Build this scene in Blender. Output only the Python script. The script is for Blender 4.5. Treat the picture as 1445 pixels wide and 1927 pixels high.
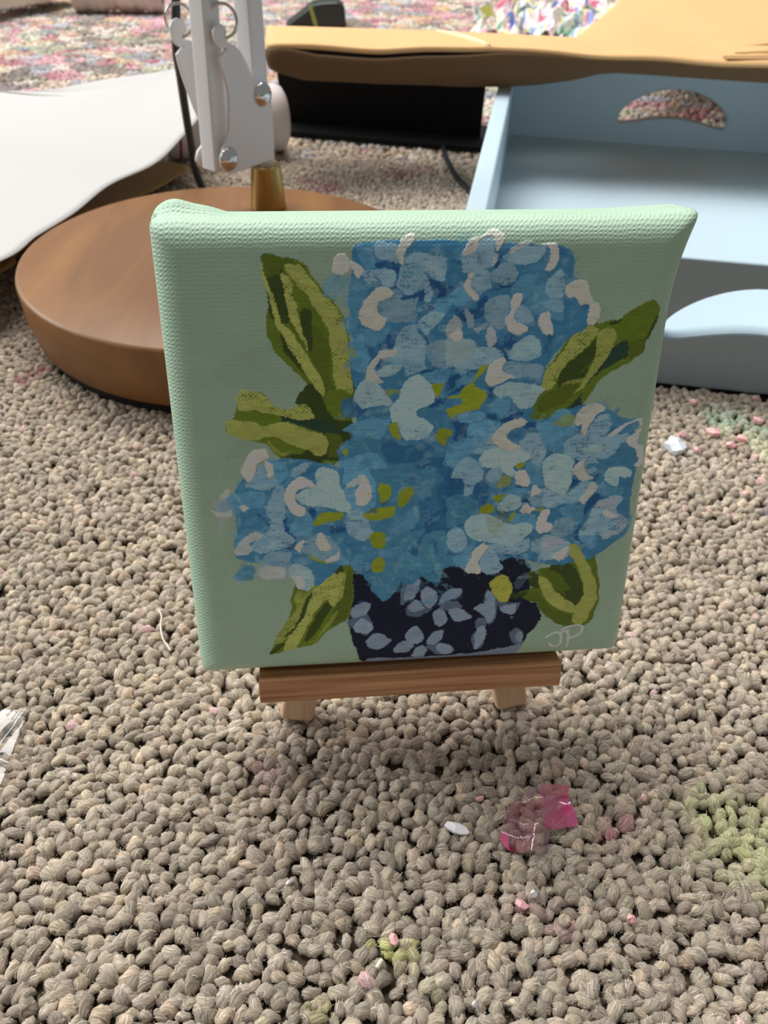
import bpy, math, random
import numpy as np
from mathutils import Matrix, Vector

rng = np.random.default_rng(11)
random.seed(5)
for o in list(bpy.data.objects):
    bpy.data.objects.remove(o)
SC = bpy.context.scene
COL = SC.collection

# ------------------------------------------------------------------ camera
CAM_H = 0.1794
PITCH, ROLL = math.radians(39.8), math.radians(-1.8)
cp, sp_, cr, sr = math.cos(PITCH), math.sin(PITCH), math.cos(ROLL), math.sin(ROLL)
r0, d0 = np.array([1., 0, 0]), np.array([0., -sp_, -cp])
right, down, fwd = cr * r0 + sr * d0, -sr * r0 + cr * d0, np.array([0., cp, -sp_])
cam_d = bpy.data.cameras.new('camera')
cam_d.sensor_fit = 'AUTO'
cam_d.sensor_width = 36.0
cam_d.lens = 36.0 * 1520 / 1927
cam_d.clip_start = 0.005
cam_d.dof.use_dof = True
cam_d.dof.focus_distance = 0.168
cam_d.dof.aperture_fstop = 34
cam = bpy.data.objects.new('camera', cam_d)
COL.objects.link(cam)
cam.matrix_world = Matrix(((right[0], -down[0], -fwd[0], 0), (right[1], -down[1], -fwd[1], 0),
                           (right[2], -down[2], -fwd[2], CAM_H), (0, 0, 0, 1)))
SC.camera = cam

# ------------------------------------------------------------------ world, windows' daylight, exposure
SC.view_settings.view_transform = 'Standard'
SC.view_settings.look = 'None'
SC.view_settings.gamma = 1.0
SC.view_settings.use_curve_mapping = False
SC.view_settings.exposure = 0.0
world = bpy.data.worlds.new('room_daylight')
SC.world = world
world.use_nodes = True
bg = world.node_tree.nodes['Background']
bg.inputs['Color'].default_value = (0.93, 0.96, 1.0, 1)
bg.inputs['Strength'].default_value = 0.27


def window_light(name, loc, target, sx, sy, watts, color):
    l = bpy.data.lights.new(name, 'AREA')
    l.shape = 'RECTANGLE'
    l.size, l.size_y = sx, sy
    l.energy = watts
    l.color = color
    o = bpy.data.objects.new(name, l)
    COL.objects.link(o)
    o.location = loc
    d = Vector(target) - Vector(loc)
    o.rotation_euler = d.to_track_quat('-Z', 'Y').to_euler()
    return o


window_light('window_light_back', (-0.60, 1.30, 2.40), (0, 0.3, 0), 2.3, 1.5, 104, (1.0, 0.985, 0.96))
window_light('window_light_left', (-2.3, 0.9, 1.1), (0, 0.25, 0), 1.2, 1.0, 42, (0.90, 0.97, 1.0))

# ------------------------------------------------------------------ helpers


def srgb(h, gain=1.0):
    h = h.lstrip('#')
    c = [int(h[i:i + 2], 16) / 255 for i in (0, 2, 4)]
    return tuple(min(0.95, (x / 12.92 if x <= 0.04045 else ((x + 0.055) / 1.055) ** 2.4) * gain) for x in c)


class NT:
    """small node-tree helper"""

    def __init__(self, name):
        self.m = bpy.data.materials.new(name)
        self.m.use_nodes = True
        self.t = self.m.node_tree
        self.p = self.t.nodes['Principled BSDF']

    def n(self, typ, **kw):
        nd = self.t.nodes.new(typ)
        ins = kw.pop('ins', {})
        for k, v in kw.items():
            setattr(nd, k, v)
        for k, v in ins.items():
            nd.inputs[k].default_value = v
        return nd

    def l(self, a, b):
        self.t.links.new(a, b)

    def set(self, **kw):
        for k, v in kw.items():
            self.p.inputs[k.replace('_', ' ')].default_value = v


def plain(name, col, rough=0.5, metal=0.0, bump=0.0, bscale=400.0, var=0.0, vscale=60.0, **kw):
    """principled with optional fine noise bump and colour variation"""
    a = NT(name)
    a.set(Base_Color=(*col, 1), Roughness=rough, Metallic=metal, **kw)
    tc = a.n('ShaderNodeTexCoord')
    if var:
        nz = a.n('ShaderNodeTexNoise', ins={'Scale': vscale, 'Detail': 5.0})
        a.l(tc.outputs['Object'], nz.inputs['Vector'])
        hs = a.n('ShaderNodeHueSaturation', ins={'Color': (*col, 1)})
        mr = a.n('ShaderNodeMapRange', ins={'To Min': 1 - var, 'To Max': 1 + var})
        a.l(nz.outputs['Fac'], mr.inputs['Value'])
        a.l(mr.outputs['Result'], hs.inputs['Value'])
        a.l(hs.outputs['Color'], a.p.inputs['Base Color'])
    if bump:
        nb = a.n('ShaderNodeTexNoise', ins={'Scale': bscale, 'Detail': 4.0})
        a.l(tc.outputs['Object'], nb.inputs['Vector'])
        b = a.n('ShaderNodeBump', ins={'Strength': bump, 'Distance': 0.001})
        a.l(nb.outputs['Fac'], b.inputs['Height'])
        a.l(b.outputs['Normal'], a.p.inputs['Normal'])
    return a.m


def wood(name, c1, c2, scale, stretch, rough=0.45, coat=0.0, rot=(0, 0, 0)):
    a = NT(name)
    tc = a.n('ShaderNodeTexCoord')
    mp = a.n('ShaderNodeMapping')
    mp.inputs['Scale'].default_value = stretch
    mp.inputs['Rotation'].default_value = rot
    a.l(tc.outputs['Object'], mp.inputs['Vector'])
    nz = a.n('ShaderNodeTexNoise', ins={'Scale': scale, 'Detail': 6.0, 'Roughness': 0.6, 'Distortion': 0.6})
    a.l(mp.outputs['Vector'], nz.inputs['Vector'])
    r = a.n('ShaderNodeValToRGB')
    r.color_ramp.elements[0].color = (*c1, 1)
    r.color_ramp.elements[0].position = 0.3
    r.color_ramp.elements[1].color = (*c2, 1)
    r.color_ramp.elements[1].position = 0.7
    a.l(nz.outputs['Fac'], r.inputs['Fac'])
    a.l(r.outputs['Color'], a.p.inputs['Base Color'])
    a.set(Roughness=rough, Coat_Weight=coat, Coat_Roughness=0.25)
    b = a.n('ShaderNodeBump', ins={'Strength': 0.12, 'Distance': 0.0005})
    a.l(nz.outputs['Fac'], b.inputs['Height'])
    a.l(b.outputs['Normal'], a.p.inputs['Normal'])
    return a.m


def thing(name, label, cat, loc=(0, 0, 0), rot=None, group=None):
    o = bpy.data.objects.new(name, None)
    o.empty_display_size = 0.01
    COL.objects.link(o)
    m = Matrix.Translation(Vector(loc))
    if rot is not None:
        m = m @ rot.to_4x4()
    o.matrix_world = m
    o['label'], o['category'] = label, cat
    if group:
        o['group'] = group
    return o


def tag(o, label, cat, group=None):
    o['label'], o['category'] = label, cat
    if group:
        o['group'] = group
    return o


def obj(name, verts, faces, m, parent=None, smooth=True, origin=None, attr=None, uv=None):
    """one mesh object from world-space vertices"""
    V = np.asarray(verts, float)
    pm = Matrix.Identity(4)
    me = bpy.data.meshes.new(name)
    o = bpy.data.objects.new(name, me)
    COL.objects.link(o)
    if parent is not None:
        o.parent = parent
        ob_m = Matrix.Identity(4)
        q = parent
        ms = []
        while q is not None:
            ms.append(q.matrix_basis.copy())
            q = q.parent
        for mm in reversed(ms):
            ob_m = ob_m @ mm
        inv = np.array(ob_m.inverted())
        V = V @ inv[:3, :3].T + inv[:3, 3]
        if origin is not None:
            origin = np.asarray(origin) @ inv[:3, :3].T + inv[:3, 3]
    if origin is None:
        origin = np.array([V[:, 0].mean(), V[:, 1].mean(), V[:, 2].min()])
    V = V - origin
    o.location = origin
    if isinstance(faces, np.ndarray):
        nf, k = faces.shape
        me.vertices.add(len(V))
        me.vertices.foreach_set('co', V.astype(np.float32).ravel())
        me.loops.add(nf * k)
        me.loops.foreach_set('vertex_index', faces.astype(np.int32).ravel())
        me.polygons.add(nf)
        me.polygons.foreach_set('loop_start', np.arange(0, nf * k, k, dtype=np.int32))
        me.polygons.foreach_set('loop_total', np.full(nf, k, dtype=np.int32))
        if smooth:
            me.polygons.foreach_set('use_smooth', np.ones(nf, dtype=bool))
        me.update(calc_edges=True)
    else:
        me.from_pydata([tuple(v) for v in V], [], [tuple(f) for f in faces])
        if smooth:
            me.polygons.foreach_set('use_smooth', np.ones(len(me.polygons), dtype=bool))
        me.update()
    if attr:
        for k, arr in attr.items():
            arr = np.asarray(arr, np.float32)
            if arr.ndim == 1:
                at = me.attributes.new(k, 'FLOAT', 'POINT')
                at.data.foreach_set('value', arr)
            else:
                at = me.color_attributes.new(k, 'FLOAT_COLOR', 'POINT')
                if arr.shape[1] == 3:
                    arr = np.c_[arr, np.ones(len(arr), np.float32)]
                at.data.foreach_set('color', arr.ravel())
    if uv is not None:
        lay = me.uv_layers.new(name='UVMap')
        li = np.empty(len(me.loops), np.int32)
        me.loops.foreach_get('vertex_index', li)
        lay.data.foreach_set('uv', np.asarray(uv, np.float32)[li].ravel())
    me.materials.append(m)
    return o


def bevel(o, w, seg=3, angle=35):
    b = o.modifiers.new('bevel', 'BEVEL')
    b.width = w
    b.segments = seg
    b.limit_method = 'ANGLE'
    b.angle_limit = math.radians(angle)
    for p in o.data.polygons:
        p.use_smooth = True
    w2 = o.modifiers.new('normals', 'WEIGHTED_NORMAL')
    w2.keep_sharp = False
    return o


def frame_pts(F, pts):
    """F=(origin, X, Y, Z) -> world"""
    P = np.asarray(pts, float)
    return F[0] + P[:, :1] * F[1] + P[:, 1:2] * F[2] + P[:, 2:3] * F[3]


BOXF = [(0, 3, 2, 1), (4, 5, 6, 7), (0, 1, 5, 4), (1, 2, 6, 5), (2, 3, 7, 6), (3, 0, 4, 7)]


def box_pts(x0, x1, y0, y1, z0, z1):
    return [(x0, y0, z0), (x1, y0, z0), (x1, y1, z0), (x0, y1, z0), (x0, y0, z1), (x1, y0, z1), (x1, y1, z1), (x0, y1, z1)]


def beam(name, F, a, b, wid, thk, zc, m, parent, bev=0.0006):
    """flat bar from a to b in the XY plane of frame F, thickness along Z centred zc"""
    a, b = np.array(a, float), np.array(b, float)
    d = (b - a) / np.linalg.norm(b - a)
    q = np.array([-d[1], d[0]])
    P = []
    for z in (zc - thk / 2, zc + thk / 2):
        for s, e in ((-1, a), (1, a), (1, b), (-1, b)):
            c = e + q * s * wid / 2
            P.append((c[0], c[1], z))
    o = obj(name, frame_pts(F, P), BOXF, m, parent, smooth=False)
    return bevel(o, bev, 2)


def tube(path, rad, n=10, cap=True):
    P = np.asarray(path, float)
    R = np.full(len(P), rad) if np.isscalar(rad) else np.asarray(rad, float)
    T = np.gradient(P, axis=0)
    T /= np.linalg.norm(T, axis=1)[:, None] + 1e-12
    up = np.array([0, 0, 1.]) if abs(T[0][2]) < 0.9 else np.array([1., 0, 0])
    N = np.cross(T[0], up)
    N /= np.linalg.norm(N)
    V = []
    for i in range(len(P)):
        N = N - T[i] * (N @ T[i])
        N /= np.linalg.norm(N)
        B = np.cross(T[i], N)
        for k in range(n):
            a = 2 * math.pi * k / n
            V.append(P[i] + R[i] * (math.cos(a) * N + math.sin(a) * B))
    Fc = []
    for i in range(len(P) - 1):
        for k in range(n):
            k2 = (k + 1) % n
            Fc.append((i * n + k, i * n + k2, (i + 1) * n + k2, (i + 1) * n + k))
    if cap:
        Fc.append(tuple(range(n - 1, -1, -1)))
        Fc.append(tuple((len(P) - 1) * n + k for k in range(n)))
    return np.array(V), Fc


def spline(pts, n=12):
    P = np.asarray(pts, float)
    Q = np.vstack([2 * P[0] - P[1], P, 2 * P[-1] - P[-2]])
    out = []
    for i in range(1, len(Q) - 2):
        for t in np.linspace(0, 1, n, endpoint=False):
            a, b, c, d = Q[i - 1], Q[i], Q[i + 1], Q[i + 2]
            out.append(0.5 * (2 * b + (c - a) * t + (2 * a - 5 * b + 4 * c - d) * t * t + (3 * b - a - 3 * c + d) * t ** 3))
    out.append(P[-1])
    return np.array(out)


def lathe(center, prof, n=96, axis=None):
    """prof: (radius, z) pairs, closed with caps at both ends"""
    V, Fc = [], []
    for r, z in prof:
        for k in range(n):
            a = 2 * math.pi * k / n
            V.append((r * math.cos(a), r * math.sin(a), z))
    for i in range(len(prof) - 1):
        for k in range(n):
            k2 = (k + 1) % n
            Fc.append((i * n + k, i * n + k2, (i + 1) * n + k2, (i + 1) * n + k))
    Fc.append(tuple(range(n - 1, -1, -1)))
    Fc.append(tuple((len(prof) - 1) * n + k for k in range(n)))
    V = np.array(V)
    if axis is not None:
        z = np.array(axis, float)
        z /= np.linalg.norm(z)
        x = np.cross([0, 0, 1.], z) if abs(z[2]) < 0.95 else np.array([1., 0, 0])
        x /= np.linalg.norm(x)
        y = np.cross(z, x)
        V = V[:, :1] * x + V[:, 1:2] * y + V[:, 2:3] * z
    return V + np.asarray(center, float), Fc


def prism(F, poly, z0, z1):
    """extruded polygon in XY of frame F"""
    n = len(poly)
    P = [(x, y, z0) for x, y in poly] + [(x, y, z1) for x, y in poly]
    Fc = [tuple(range(n - 1, -1, -1)), tuple(range(n, 2 * n))]
    Fc += [(i, (i + 1) % n, n + (i + 1) % n, n + i) for i in range(n)]
    return frame_pts(F, P), Fc


def vnoise(shape, cells, seed):
    """smooth value noise in 0..1"""
    g = np.random.default_rng(seed).random((int(cells[0]) + 3, int(cells[1]) + 3))
    y = np.linspace(0, cells[0], shape[0])
    x = np.linspace(0, cells[1], shape[1])
    yi, xi = y.astype(int), x.astype(int)
    fy, fx = y - yi, x - xi
    fy, fx = (fy * fy * (3 - 2 * fy))[:, None], (fx * fx * (3 - 2 * fx))[None]
    a = g[np.ix_(yi, xi)] * (1 - fx) + g[np.ix_(yi, xi + 1)] * fx
    b = g[np.ix_(yi + 1, xi)] * (1 - fx) + g[np.ix_(yi + 1, xi + 1)] * fx
    return a * (1 - fy) + b * fy


def inside(poly, X, Y):
    r = np.zeros(X.shape, bool)
    n = len(poly)
    for i in range(n):
        x1, y1 = poly[i]
        x2, y2 = poly[(i + 1) % n]
        if y1 == y2:
            continue
        c = (y1 > Y) != (y2 > Y)
        r ^= c & (X < (x2 - x1) * (Y - y1) / (y2 - y1) + x1)
    return r


def smooth_poly(P, n=5):
    P = np.asarray(P, float)
    out = []
    m = len(P)
    for i in range(m):
        a, b, c, d = P[i - 1], P[i], P[(i + 1) % m], P[(i + 2) % m]
        for t in np.linspace(0, 1, n, endpoint=False):
            cr_ = 0.5 * (2 * b + (c - a) * t + (2 * a - 5 * b + 4 * c - d) * t * t + (3 * b - a - 3 * c + d) * t ** 3)
            out.append(0.7 * cr_ + 0.3 * (b + (c - b) * t))
    return np.array(out)


# ------------------------------------------------------------------ floor and carpet
# paint that has been dropped on the carpet: x, y, radius, colour, strength
STAINS = [
    (0.0874, 0.0987, 0.013, '#c3cf86', .62), (0.096, 0.093, 0.010, '#c9d48f', .6), (0.083, 0.105, 0.006, '#cfd894', .5),
    (0.0328, 0.0816, 0.0035, '#d39a96', .6), (0.038, 0.0805, 0.004, '#b98583', .5), (0.043, 0.078, 0.0035, '#b48a86', .6),
    (-0.026, 0.1116, 0.004, '#b98a8c', .7), (-0.030, 0.114, 0.003, '#b98a8c', .5), (0.0563, 0.1004, 0.0032, '#a8385c', .7), (0.060, 0.103, 0.003, '#a65a6c', .6),
    (0.0035, 0.0722, 0.0035, '#c9cc6c', .8), (0.0075, 0.0712, 0.003, '#c9cc6c', .8), (-0.010, 0.060, 0.004, '#98964f', .6), (0.014, 0.064, 0.003, '#a3a86a', .4),
    (-0.1518, 0.3018, 0.004, '#8c2f38', .95), (-0.1545, 0.2945, 0.0035, '#8c2f38', .9), (-0.149, 0.305, 0.003, '#9c2f38', .9),
    (0.140, 0.283, 0.010, '#9fd0b0', .7), (0.150, 0.276, 0.006, '#a9cfae', .6), (0.158, 0.262, 0.010, '#a5c4a3', .5), (0.146, 0.268, 0.006, '#e2e6b8', .8),
    (0.137, 0.2755, 0.004, '#e6e8be', .8), (0.148, 0.259, 0.005, '#dfe3b4', .7), (0.137, 0.222, 0.006, '#6d7280', .6), (0.144, 0.214, 0.005, '#5f6878', .7), (0.1425, 0.207, 0.0035, '#b3a43c', .8),
    (0.115, 0.259, 0.006, '#d8e0e0', .6), (0.075, 0.100, 0.004, '#c9a29a', .3),
    (0.005, 0.585, 0.012, '#7c2b4a', .9), (-0.045, 0.552, 0.012, '#a04a66', .8), (-0.06, 0.565, 0.008, '#8c3a52', .7), (0.02, 0.60, 0.01, '#8f3b5a', .7),
    (-0.1, 0.60, 0.02, '#d8cfc6', .5), (-0.07, 0.62, 0.012, '#d9d4d0', .7),
]
SPLAT = ['#d7c3ae', '#8f8378', '#c9889a', '#e6d9c6', '#6e6259', '#e3a6b4', '#a9ab92', '#b8bccb', '#d9b187', '#7d6f78', '#b55f7c', '#cfd0bd', '#ead9cf', '#8a94a0', '#c58f7c', '#54504c']


def carpet_colors(x, y, seed=3):
    """pigment of the carpet yarn at floor points (linear rgb)"""
    R = np.random.default_rng(seed)
    n = len(x)
    base = np.array(srgb('#b8a894'))
    c = np.tile(base, (n, 1)) * (0.72 + 0.5 * R.random(n))[:, None]
    c *= 1 + (R.random((n, 3)) - .5) * 0.045
    warm = R.random(n) < 0.12
    c[warm] *= np.array([1.22, 1.17, 1.10])
    cellR = np.random.default_rng(77)
    pts = np.c_[cellR.uniform(-1.1, 1.1, 7000), cellR.uniform(0.55, 1.55, 7000)]
    pc = np.array([srgb(SPLAT[i]) for i in cellR.integers(0, len(SPLAT), 7000)])
    pw = cellR.uniform(.4, 2.2, 7000)
    pc = pc * .75 + .25 * np.array(srgb('#b9a99b'))
    sel = np.where(y > 0.55)[0]
    for s in range(0, len(sel), 3000):
        i = sel[s:s + 3000]
        d = (x[i, None] - pts[None, :, 0]) ** 2 + (y[i, None] - pts[None, :, 1]) ** 2
        d = d * pw[None]
        k = d.argmin(1)
        w = np.clip((y[i] - 0.60) / 0.14, 0, 1)
        w = np.where(R.random(len(i)) < w, 0.85, 0.0)[:, None]
        c[i] = c[i] * (1 - w) + pc[k] * w * (0.75 + 0.45 * R.random((len(i), 1)))
    for (sx, sy, r, col, a) in STAINS:
        d = np.hypot(x - sx, y - sy) / r
        w = np.clip(1.25 - d + (R.random(n) - .5) * .9, 0, 1) * a * R.uniform(.45, 1, n)
        c = c * (1 - w[:, None]) + np.array(srgb(col)) * w[:, None]
    pink = R.random(n) < 0.003 + 0.018 * ((y > .22) & (x > .08))
    c[pink] = np.array(srgb('#e3b9b4')) * (0.8 + 0.3 * R.random((pink.sum(), 1)))
    return np.clip(c, 0.01, 0.9)


def carpet_material():
    a = NT('carpet_wool')
    at = a.n('ShaderNodeAttribute', attribute_name='yarn')
    uv = a.n('ShaderNodeUVMap')
    mp = a.n('ShaderNodeMapping')
    mp.inputs['Scale'].default_value = (0.22, 2.1, 1)
    a.l(uv.outputs['UV'], mp.inputs['Vector'])
    nz = a.n('ShaderNodeTexNoise', ins={'Scale': 3.2, 'Detail': 6.0, 'Roughness': 0.75, 'Distortion': 0.5})
    a.l(mp.outputs['Vector'], nz.inputs['Vector'])
    mr = a.n('ShaderNodeMapRange', ins={'From Min': 0.32, 'From Max': 0.68, 'To Min': 0.42, 'To Max': 1.7})
    a.l(nz.outputs['Fac'], mr.inputs['Value'])
    mx = a.n('ShaderNodeVectorMath', operation='SCALE')
    a.l(at.outputs['Color'], mx.inputs[0])
    a.l(mr.outputs['Result'], mx.inputs['Scale'])
    a.l(mx.outputs['Vector'], a.p.inputs['Base Color'])
    b = a.n('ShaderNodeBump', ins={'Strength': 0.9, 'Distance': 0.0006})
    a.l(nz.outputs['Fac'], b.inputs['Height'])
    a.l(b.outputs['Normal'], a.p.inputs['Normal'])
    a.set(Roughness=0.9, Sheen_Weight=0.25, Sheen_Roughness=0.5, Specular_IOR_Level=0.15)
    return a.m


def floor_material():
    """flat carpet farther away: base wool with the same kind of dried paint"""
    a = NT('carpet_far')
    geo = a.n('ShaderNodeNewGeometry')
    dis = a.n('ShaderNodeTexNoise', ins={'Scale': 120.0, 'Detail': 3.0})
    a.l(geo.outputs['Position'], dis.inputs['Vector'])
    sc = a.n('ShaderNodeVectorMath', operation='SCALE')
    sc.inputs['Scale'].default_value = 0.03
    a.l(dis.outputs['Color'], sc.inputs[0])
    ad = a.n('ShaderNodeVectorMath', operation='ADD')
    a.l(geo.outputs['Position'], ad.inputs[0])
    a.l(sc.outputs['Vector'], ad.inputs[1])
    vo = a.n('ShaderNodeTexVoronoi', ins={'Scale': 75.0})
    a.l(ad.outputs['Vector'], vo.inputs['Vector'])
    sep = a.n('ShaderNodeSeparateColor')
    a.l(vo.outputs['Color'], sep.inputs['Color'])
    rp = a.n('ShaderNodeValToRGB')
    rp.color_ramp.interpolation = 'CONSTANT'
    el = rp.color_ramp.elements
    while len(el) < len(SPLAT):
        el.new(0.5)
    for i, h in enumerate(SPLAT):
        el[i].position = i / len(SPLAT)
        el[i].color = (*srgb(h), 1)
    a.l(sep.outputs['Red'], rp.inputs['Fac'])
    fine = a.n('ShaderNodeTexNoise', ins={'Scale': 260.0, 'Detail': 3.0, 'Roughness': .7})
    a.l(geo.outputs['Position'], fine.inputs['Vector'])
    mr = a.n('ShaderNodeMapRange', ins={'From Min': .3, 'From Max': .7, 'To Min': 0.55, 'To Max': 1.3})
    a.l(fine.outputs['Fac'], mr.inputs['Value'])
    mul = a.n('ShaderNodeVectorMath', operation='SCALE')
    a.l(rp.outputs['Color'], mul.inputs[0])
    a.l(mr.outputs['Result'], mul.inputs['Scale'])
    sx = a.n('ShaderNodeSeparateXYZ')
    a.l(geo.outputs['Position'], sx.inputs[0])
    yr = a.n('ShaderNodeMapRange', ins={'From Min': .6, 'From Max': .74})
    a.l(sx.outputs['Y'], yr.inputs['Value'])
    mix = a.n('ShaderNodeMix', data_type='RGBA')
    mix.inputs['A'].default_value = (*srgb('#5a4f40'), 1)
    a.l(yr.outputs['Result'], mix.inputs['Factor'])
    a.l(mul.outputs['Vector'], mix.inputs['B'])
    a.l(mix.outputs['Result'], a.p.inputs['Base Color'])
    b = a.n('ShaderNodeBump', ins={'Strength': 0.6, 'Distance': 0.002})
    a.l(fine.outputs['Fac'], b.inputs['Height'])
    a.l(b.outputs['Normal'], a.p.inputs['Normal'])
    a.set(Roughness=0.95, Specular_IOR_Level=0.1)
    return a.m


fl = obj('floor', [(-3, -1.2, -0.0036), (3, -1.2, -0.0036), (3, 4.2, -0.0036), (-3, 4.2, -0.0036)], [(0, 1, 2, 3)], floor_material(), smooth=False,
         origin=(0, 0, -0.0036))
fl['kind'] = 'structure'


def build_pile():
    pitch = 0.00285
    P = []
    yy = 0.0
    row = 0
    y0, y1 = 0.0, 1.5
    y = y0
    rows = []
    while y < y1:
        pt = pitch * (1.0 if y < 0.62 else 1.75)
        half = min(0.16 + 0.62 * y, 0.62)
        xs = np.arange(-half, half, pt) + (0.5 * pt if row % 2 else 0)
        rows.append(np.c_[xs, np.full(len(xs), y), np.full(len(xs), pt / pitch)])
        y += pt * 0.86
        row += 1
    P = np.vstack(rows)
    P[:, :2] += rng.normal(0, 1, (len(P), 2)) * (0.20 * pitch * P[:, 2:3])
    P[:, 0] += 0.0012 * np.sin(P[:, 1] * 190 + P[:, 0] * 60)
    # nothing grows through the lamp base
    keep = ~((np.hypot(P[:, 0] + 0.0745, P[:, 1] - 0.3594) < 0.0855))
    qx, qy = P[:, 0] - .0262, P[:, 1] - .3216
    la, lb = qx * .989 - qy * .148, qx * .148 + qy * .989
    keep &= ~((la > -.0006) & (la < .2526) & (lb > -.0006) & (lb < .3526))
    P = P[keep]
    near = (P[:, 1] < 0.33) & (np.abs(P[:, 0]) < 0.10 + 0.55 * P[:, 1])
    Vs, Fs, Cs, Us = [], [], [], []
    off = 0
    for sel, (nt, ns) in ((near, (9, 9)), (~near, (6, 6))):
        Q = P[sel]
        n = len(Q)
        yaw = rng.normal(0.55, 0.75, n)
        sc = Q[:, 2] * rng.uniform(0.80, 1.15, n)
        t = np.linspace(-1.75, 1.75, nt)
        lean = rng.normal(0, 0.28, n)
        a_, b_ = 0.00108, 0.00150
        r_prof = 0.00116 * np.array([0.80 + 0.32 * math.cos(tt * .8) for tt in t])
        r_prof[0] *= .7
        r_prof[-1] *= .7
        ph = np.arange(ns) / ns * 2 * np.pi
        ct, st = np.cos(t), np.sin(t)
        # local ring coordinates
        rad = r_prof[None, :, None] * (1 + 0.14 * rng.standard_normal((n, nt, ns)))
        ex = st[None, :, None]
        ez = ct[None, :, None]
        X = (a_ * ex + rad * np.cos(ph)[None, None] * ex) * sc[:, None, None]
        Z = (b_ * ez + rad * np.cos(ph)[None, None] * ez) * sc[:, None, None]
        Yl = rad * np.sin(ph)[None, None] * sc[:, None, None] * 1.12
        X = X + 0.35 * Yl * rng.normal(0, 1, (n, 1, 1))
        Yw = Yl + Z * lean[:, None, None]
        wx = X * np.cos(yaw)[:, None, None] - Yw * np.sin(yaw)[:, None, None] + Q[:, 0][:, None, None]
        wy = X * np.sin(yaw)[:, None, None] + Yw * np.cos(yaw)[:, None, None] + Q[:, 1][:, None, None]
        top = (b_ + 0.0013) * sc
        wz = Z - 0.00262 * Q[:, 2][:, None, None] + rng.normal(0, 0.00022, (n, 1, 1))
        V = np.stack([wx, wy, wz], -1).reshape(-1, 3)
        base = (np.arange(n) * nt * ns)[:, None, None]
        ii = np.arange(nt - 1)[None, :, None]
        kk = np.arange(ns)[None, None, :]
        k2 = (kk + 1) % ns
        f = np.stack([base + ii * ns + kk, base + ii * ns + k2, base + (ii + 1) * ns + k2, base + (ii + 1) * ns + kk], -1).reshape(-1, 4)
        col = carpet_colors(Q[:, 0], Q[:, 1], 3)
        C = np.repeat(col, nt * ns, axis=0)
        uo = rng.random((n, 2)) * 60
        U = np.stack([np.broadcast_to(uo[:, 0][:, None, None] + np.arange(nt)[None, :, None] * 0.5 * 8 / nt + 0.55 * np.arange(ns)[None, None] / ns, (n, nt, ns)),
                      np.broadcast_to(uo[:, 1][:, None, None] + (np.abs(np.arange(ns) - ns / 2) * 2 / ns)[None, None] * 1.4, (n, nt, ns))], -1).reshape(-1, 2)
        Vs.append(V)
        Fs.append(f + off)
        Cs.append(C)
        Us.append(U)
        off += len(V)
        if nt == 9:
            # loose fibres lying along and standing off the yarn
            nf, np_ = 13, 5
            m_ = n * nf
            li = np.repeat(np.arange(n), nf)
            ss = np.linspace(0, 1, np_)[None]
            t0 = rng.uniform(-1.1, 1.1, (m_, 1))
            tt_ = t0 + rng.normal(0, .55, (m_, 1)) * ss
            p0 = rng.uniform(-1.5, 1.5, (m_, 1))
            pp = p0 + rng.normal(0, .55, (m_, 1)) * ss
            lift = rng.gamma(1.6, .10, (m_, 1)) * np.sin(ss * math.pi * rng.uniform(.5, 1.0, (m_, 1))) + .04

            def pos(mul):
                rd = 0.00116 * (0.80 + 0.32 * np.cos(tt_ * .8)) * mul
                ex_, ez_ = np.sin(tt_), np.cos(tt_)
                X_ = (a_ * ex_ + rd * np.cos(pp) * ex_) * sc[li][:, None]
                Z_ = (b_ * ez_ + rd * np.cos(pp) * ez_) * sc[li][:, None]
                Y_ = rd * np.sin(pp) * sc[li][:, None] * 1.12 + Z_ * lean[li][:, None]
                cy_, sy_ = np.cos(yaw[li])[:, None], np.sin(yaw[li])[:, None]
                return np.stack([X_ * cy_ - Y_ * sy_ + Q[li, 0][:, None], X_ * sy_ + Y_ * cy_ + Q[li, 1][:, None], Z_ - 0.00262 * Q[li, 2][:, None]], -1)
            A_ = pos(1.02 + lift)
            Nn = pos(1.5 + lift) - A_
            Tn = np.gradient(A_, axis=1)
            Wn = np.cross(Tn, Nn)
            Wn /= np.linalg.norm(Wn, axis=-1, keepdims=True) + 1e-12
            hw = rng.uniform(.000022, .000042, (m_, 1, 1)) * np.array([1, 1, 1, .8, .4])[None, :, None]
            V = np.stack([A_ - Wn * hw, A_ + Wn * hw], 2).reshape(-1, 3)
            b0 = (np.arange(m_) * np_ * 2)[:, None]
            k_ = (np.arange(np_ - 1) * 2)[None]
            f = np.stack([b0 + k_, b0 + k_ + 1, b0 + k_ + 3, b0 + k_ + 2], -1).reshape(-1, 4)
            C = np.repeat(np.clip(col[li] * rng.uniform(1.0, 2.9, (m_, 1)), 0, .88), np_ * 2, axis=0)
            Vs.append(V)
            Fs.append(f + off)
            Cs.append(C)
            Us.append(np.full((len(V), 2), 3.3) + rng.random((len(V), 2)) * .01)
            off += len(V)
    o = obj('carpet_pile', np.vstack(Vs), np.vstack(Fs), carpet_material(), origin=(0, 0, 0), attr={'yarn': np.vstack(Cs)}, uv=np.vstack(Us))
    tag(o, 'looped beige wool carpet pile speckled with dried paint', 'carpet')
    o['kind'] = 'stuff'
    return o, len(P)


pile, npile = build_pile()

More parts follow.
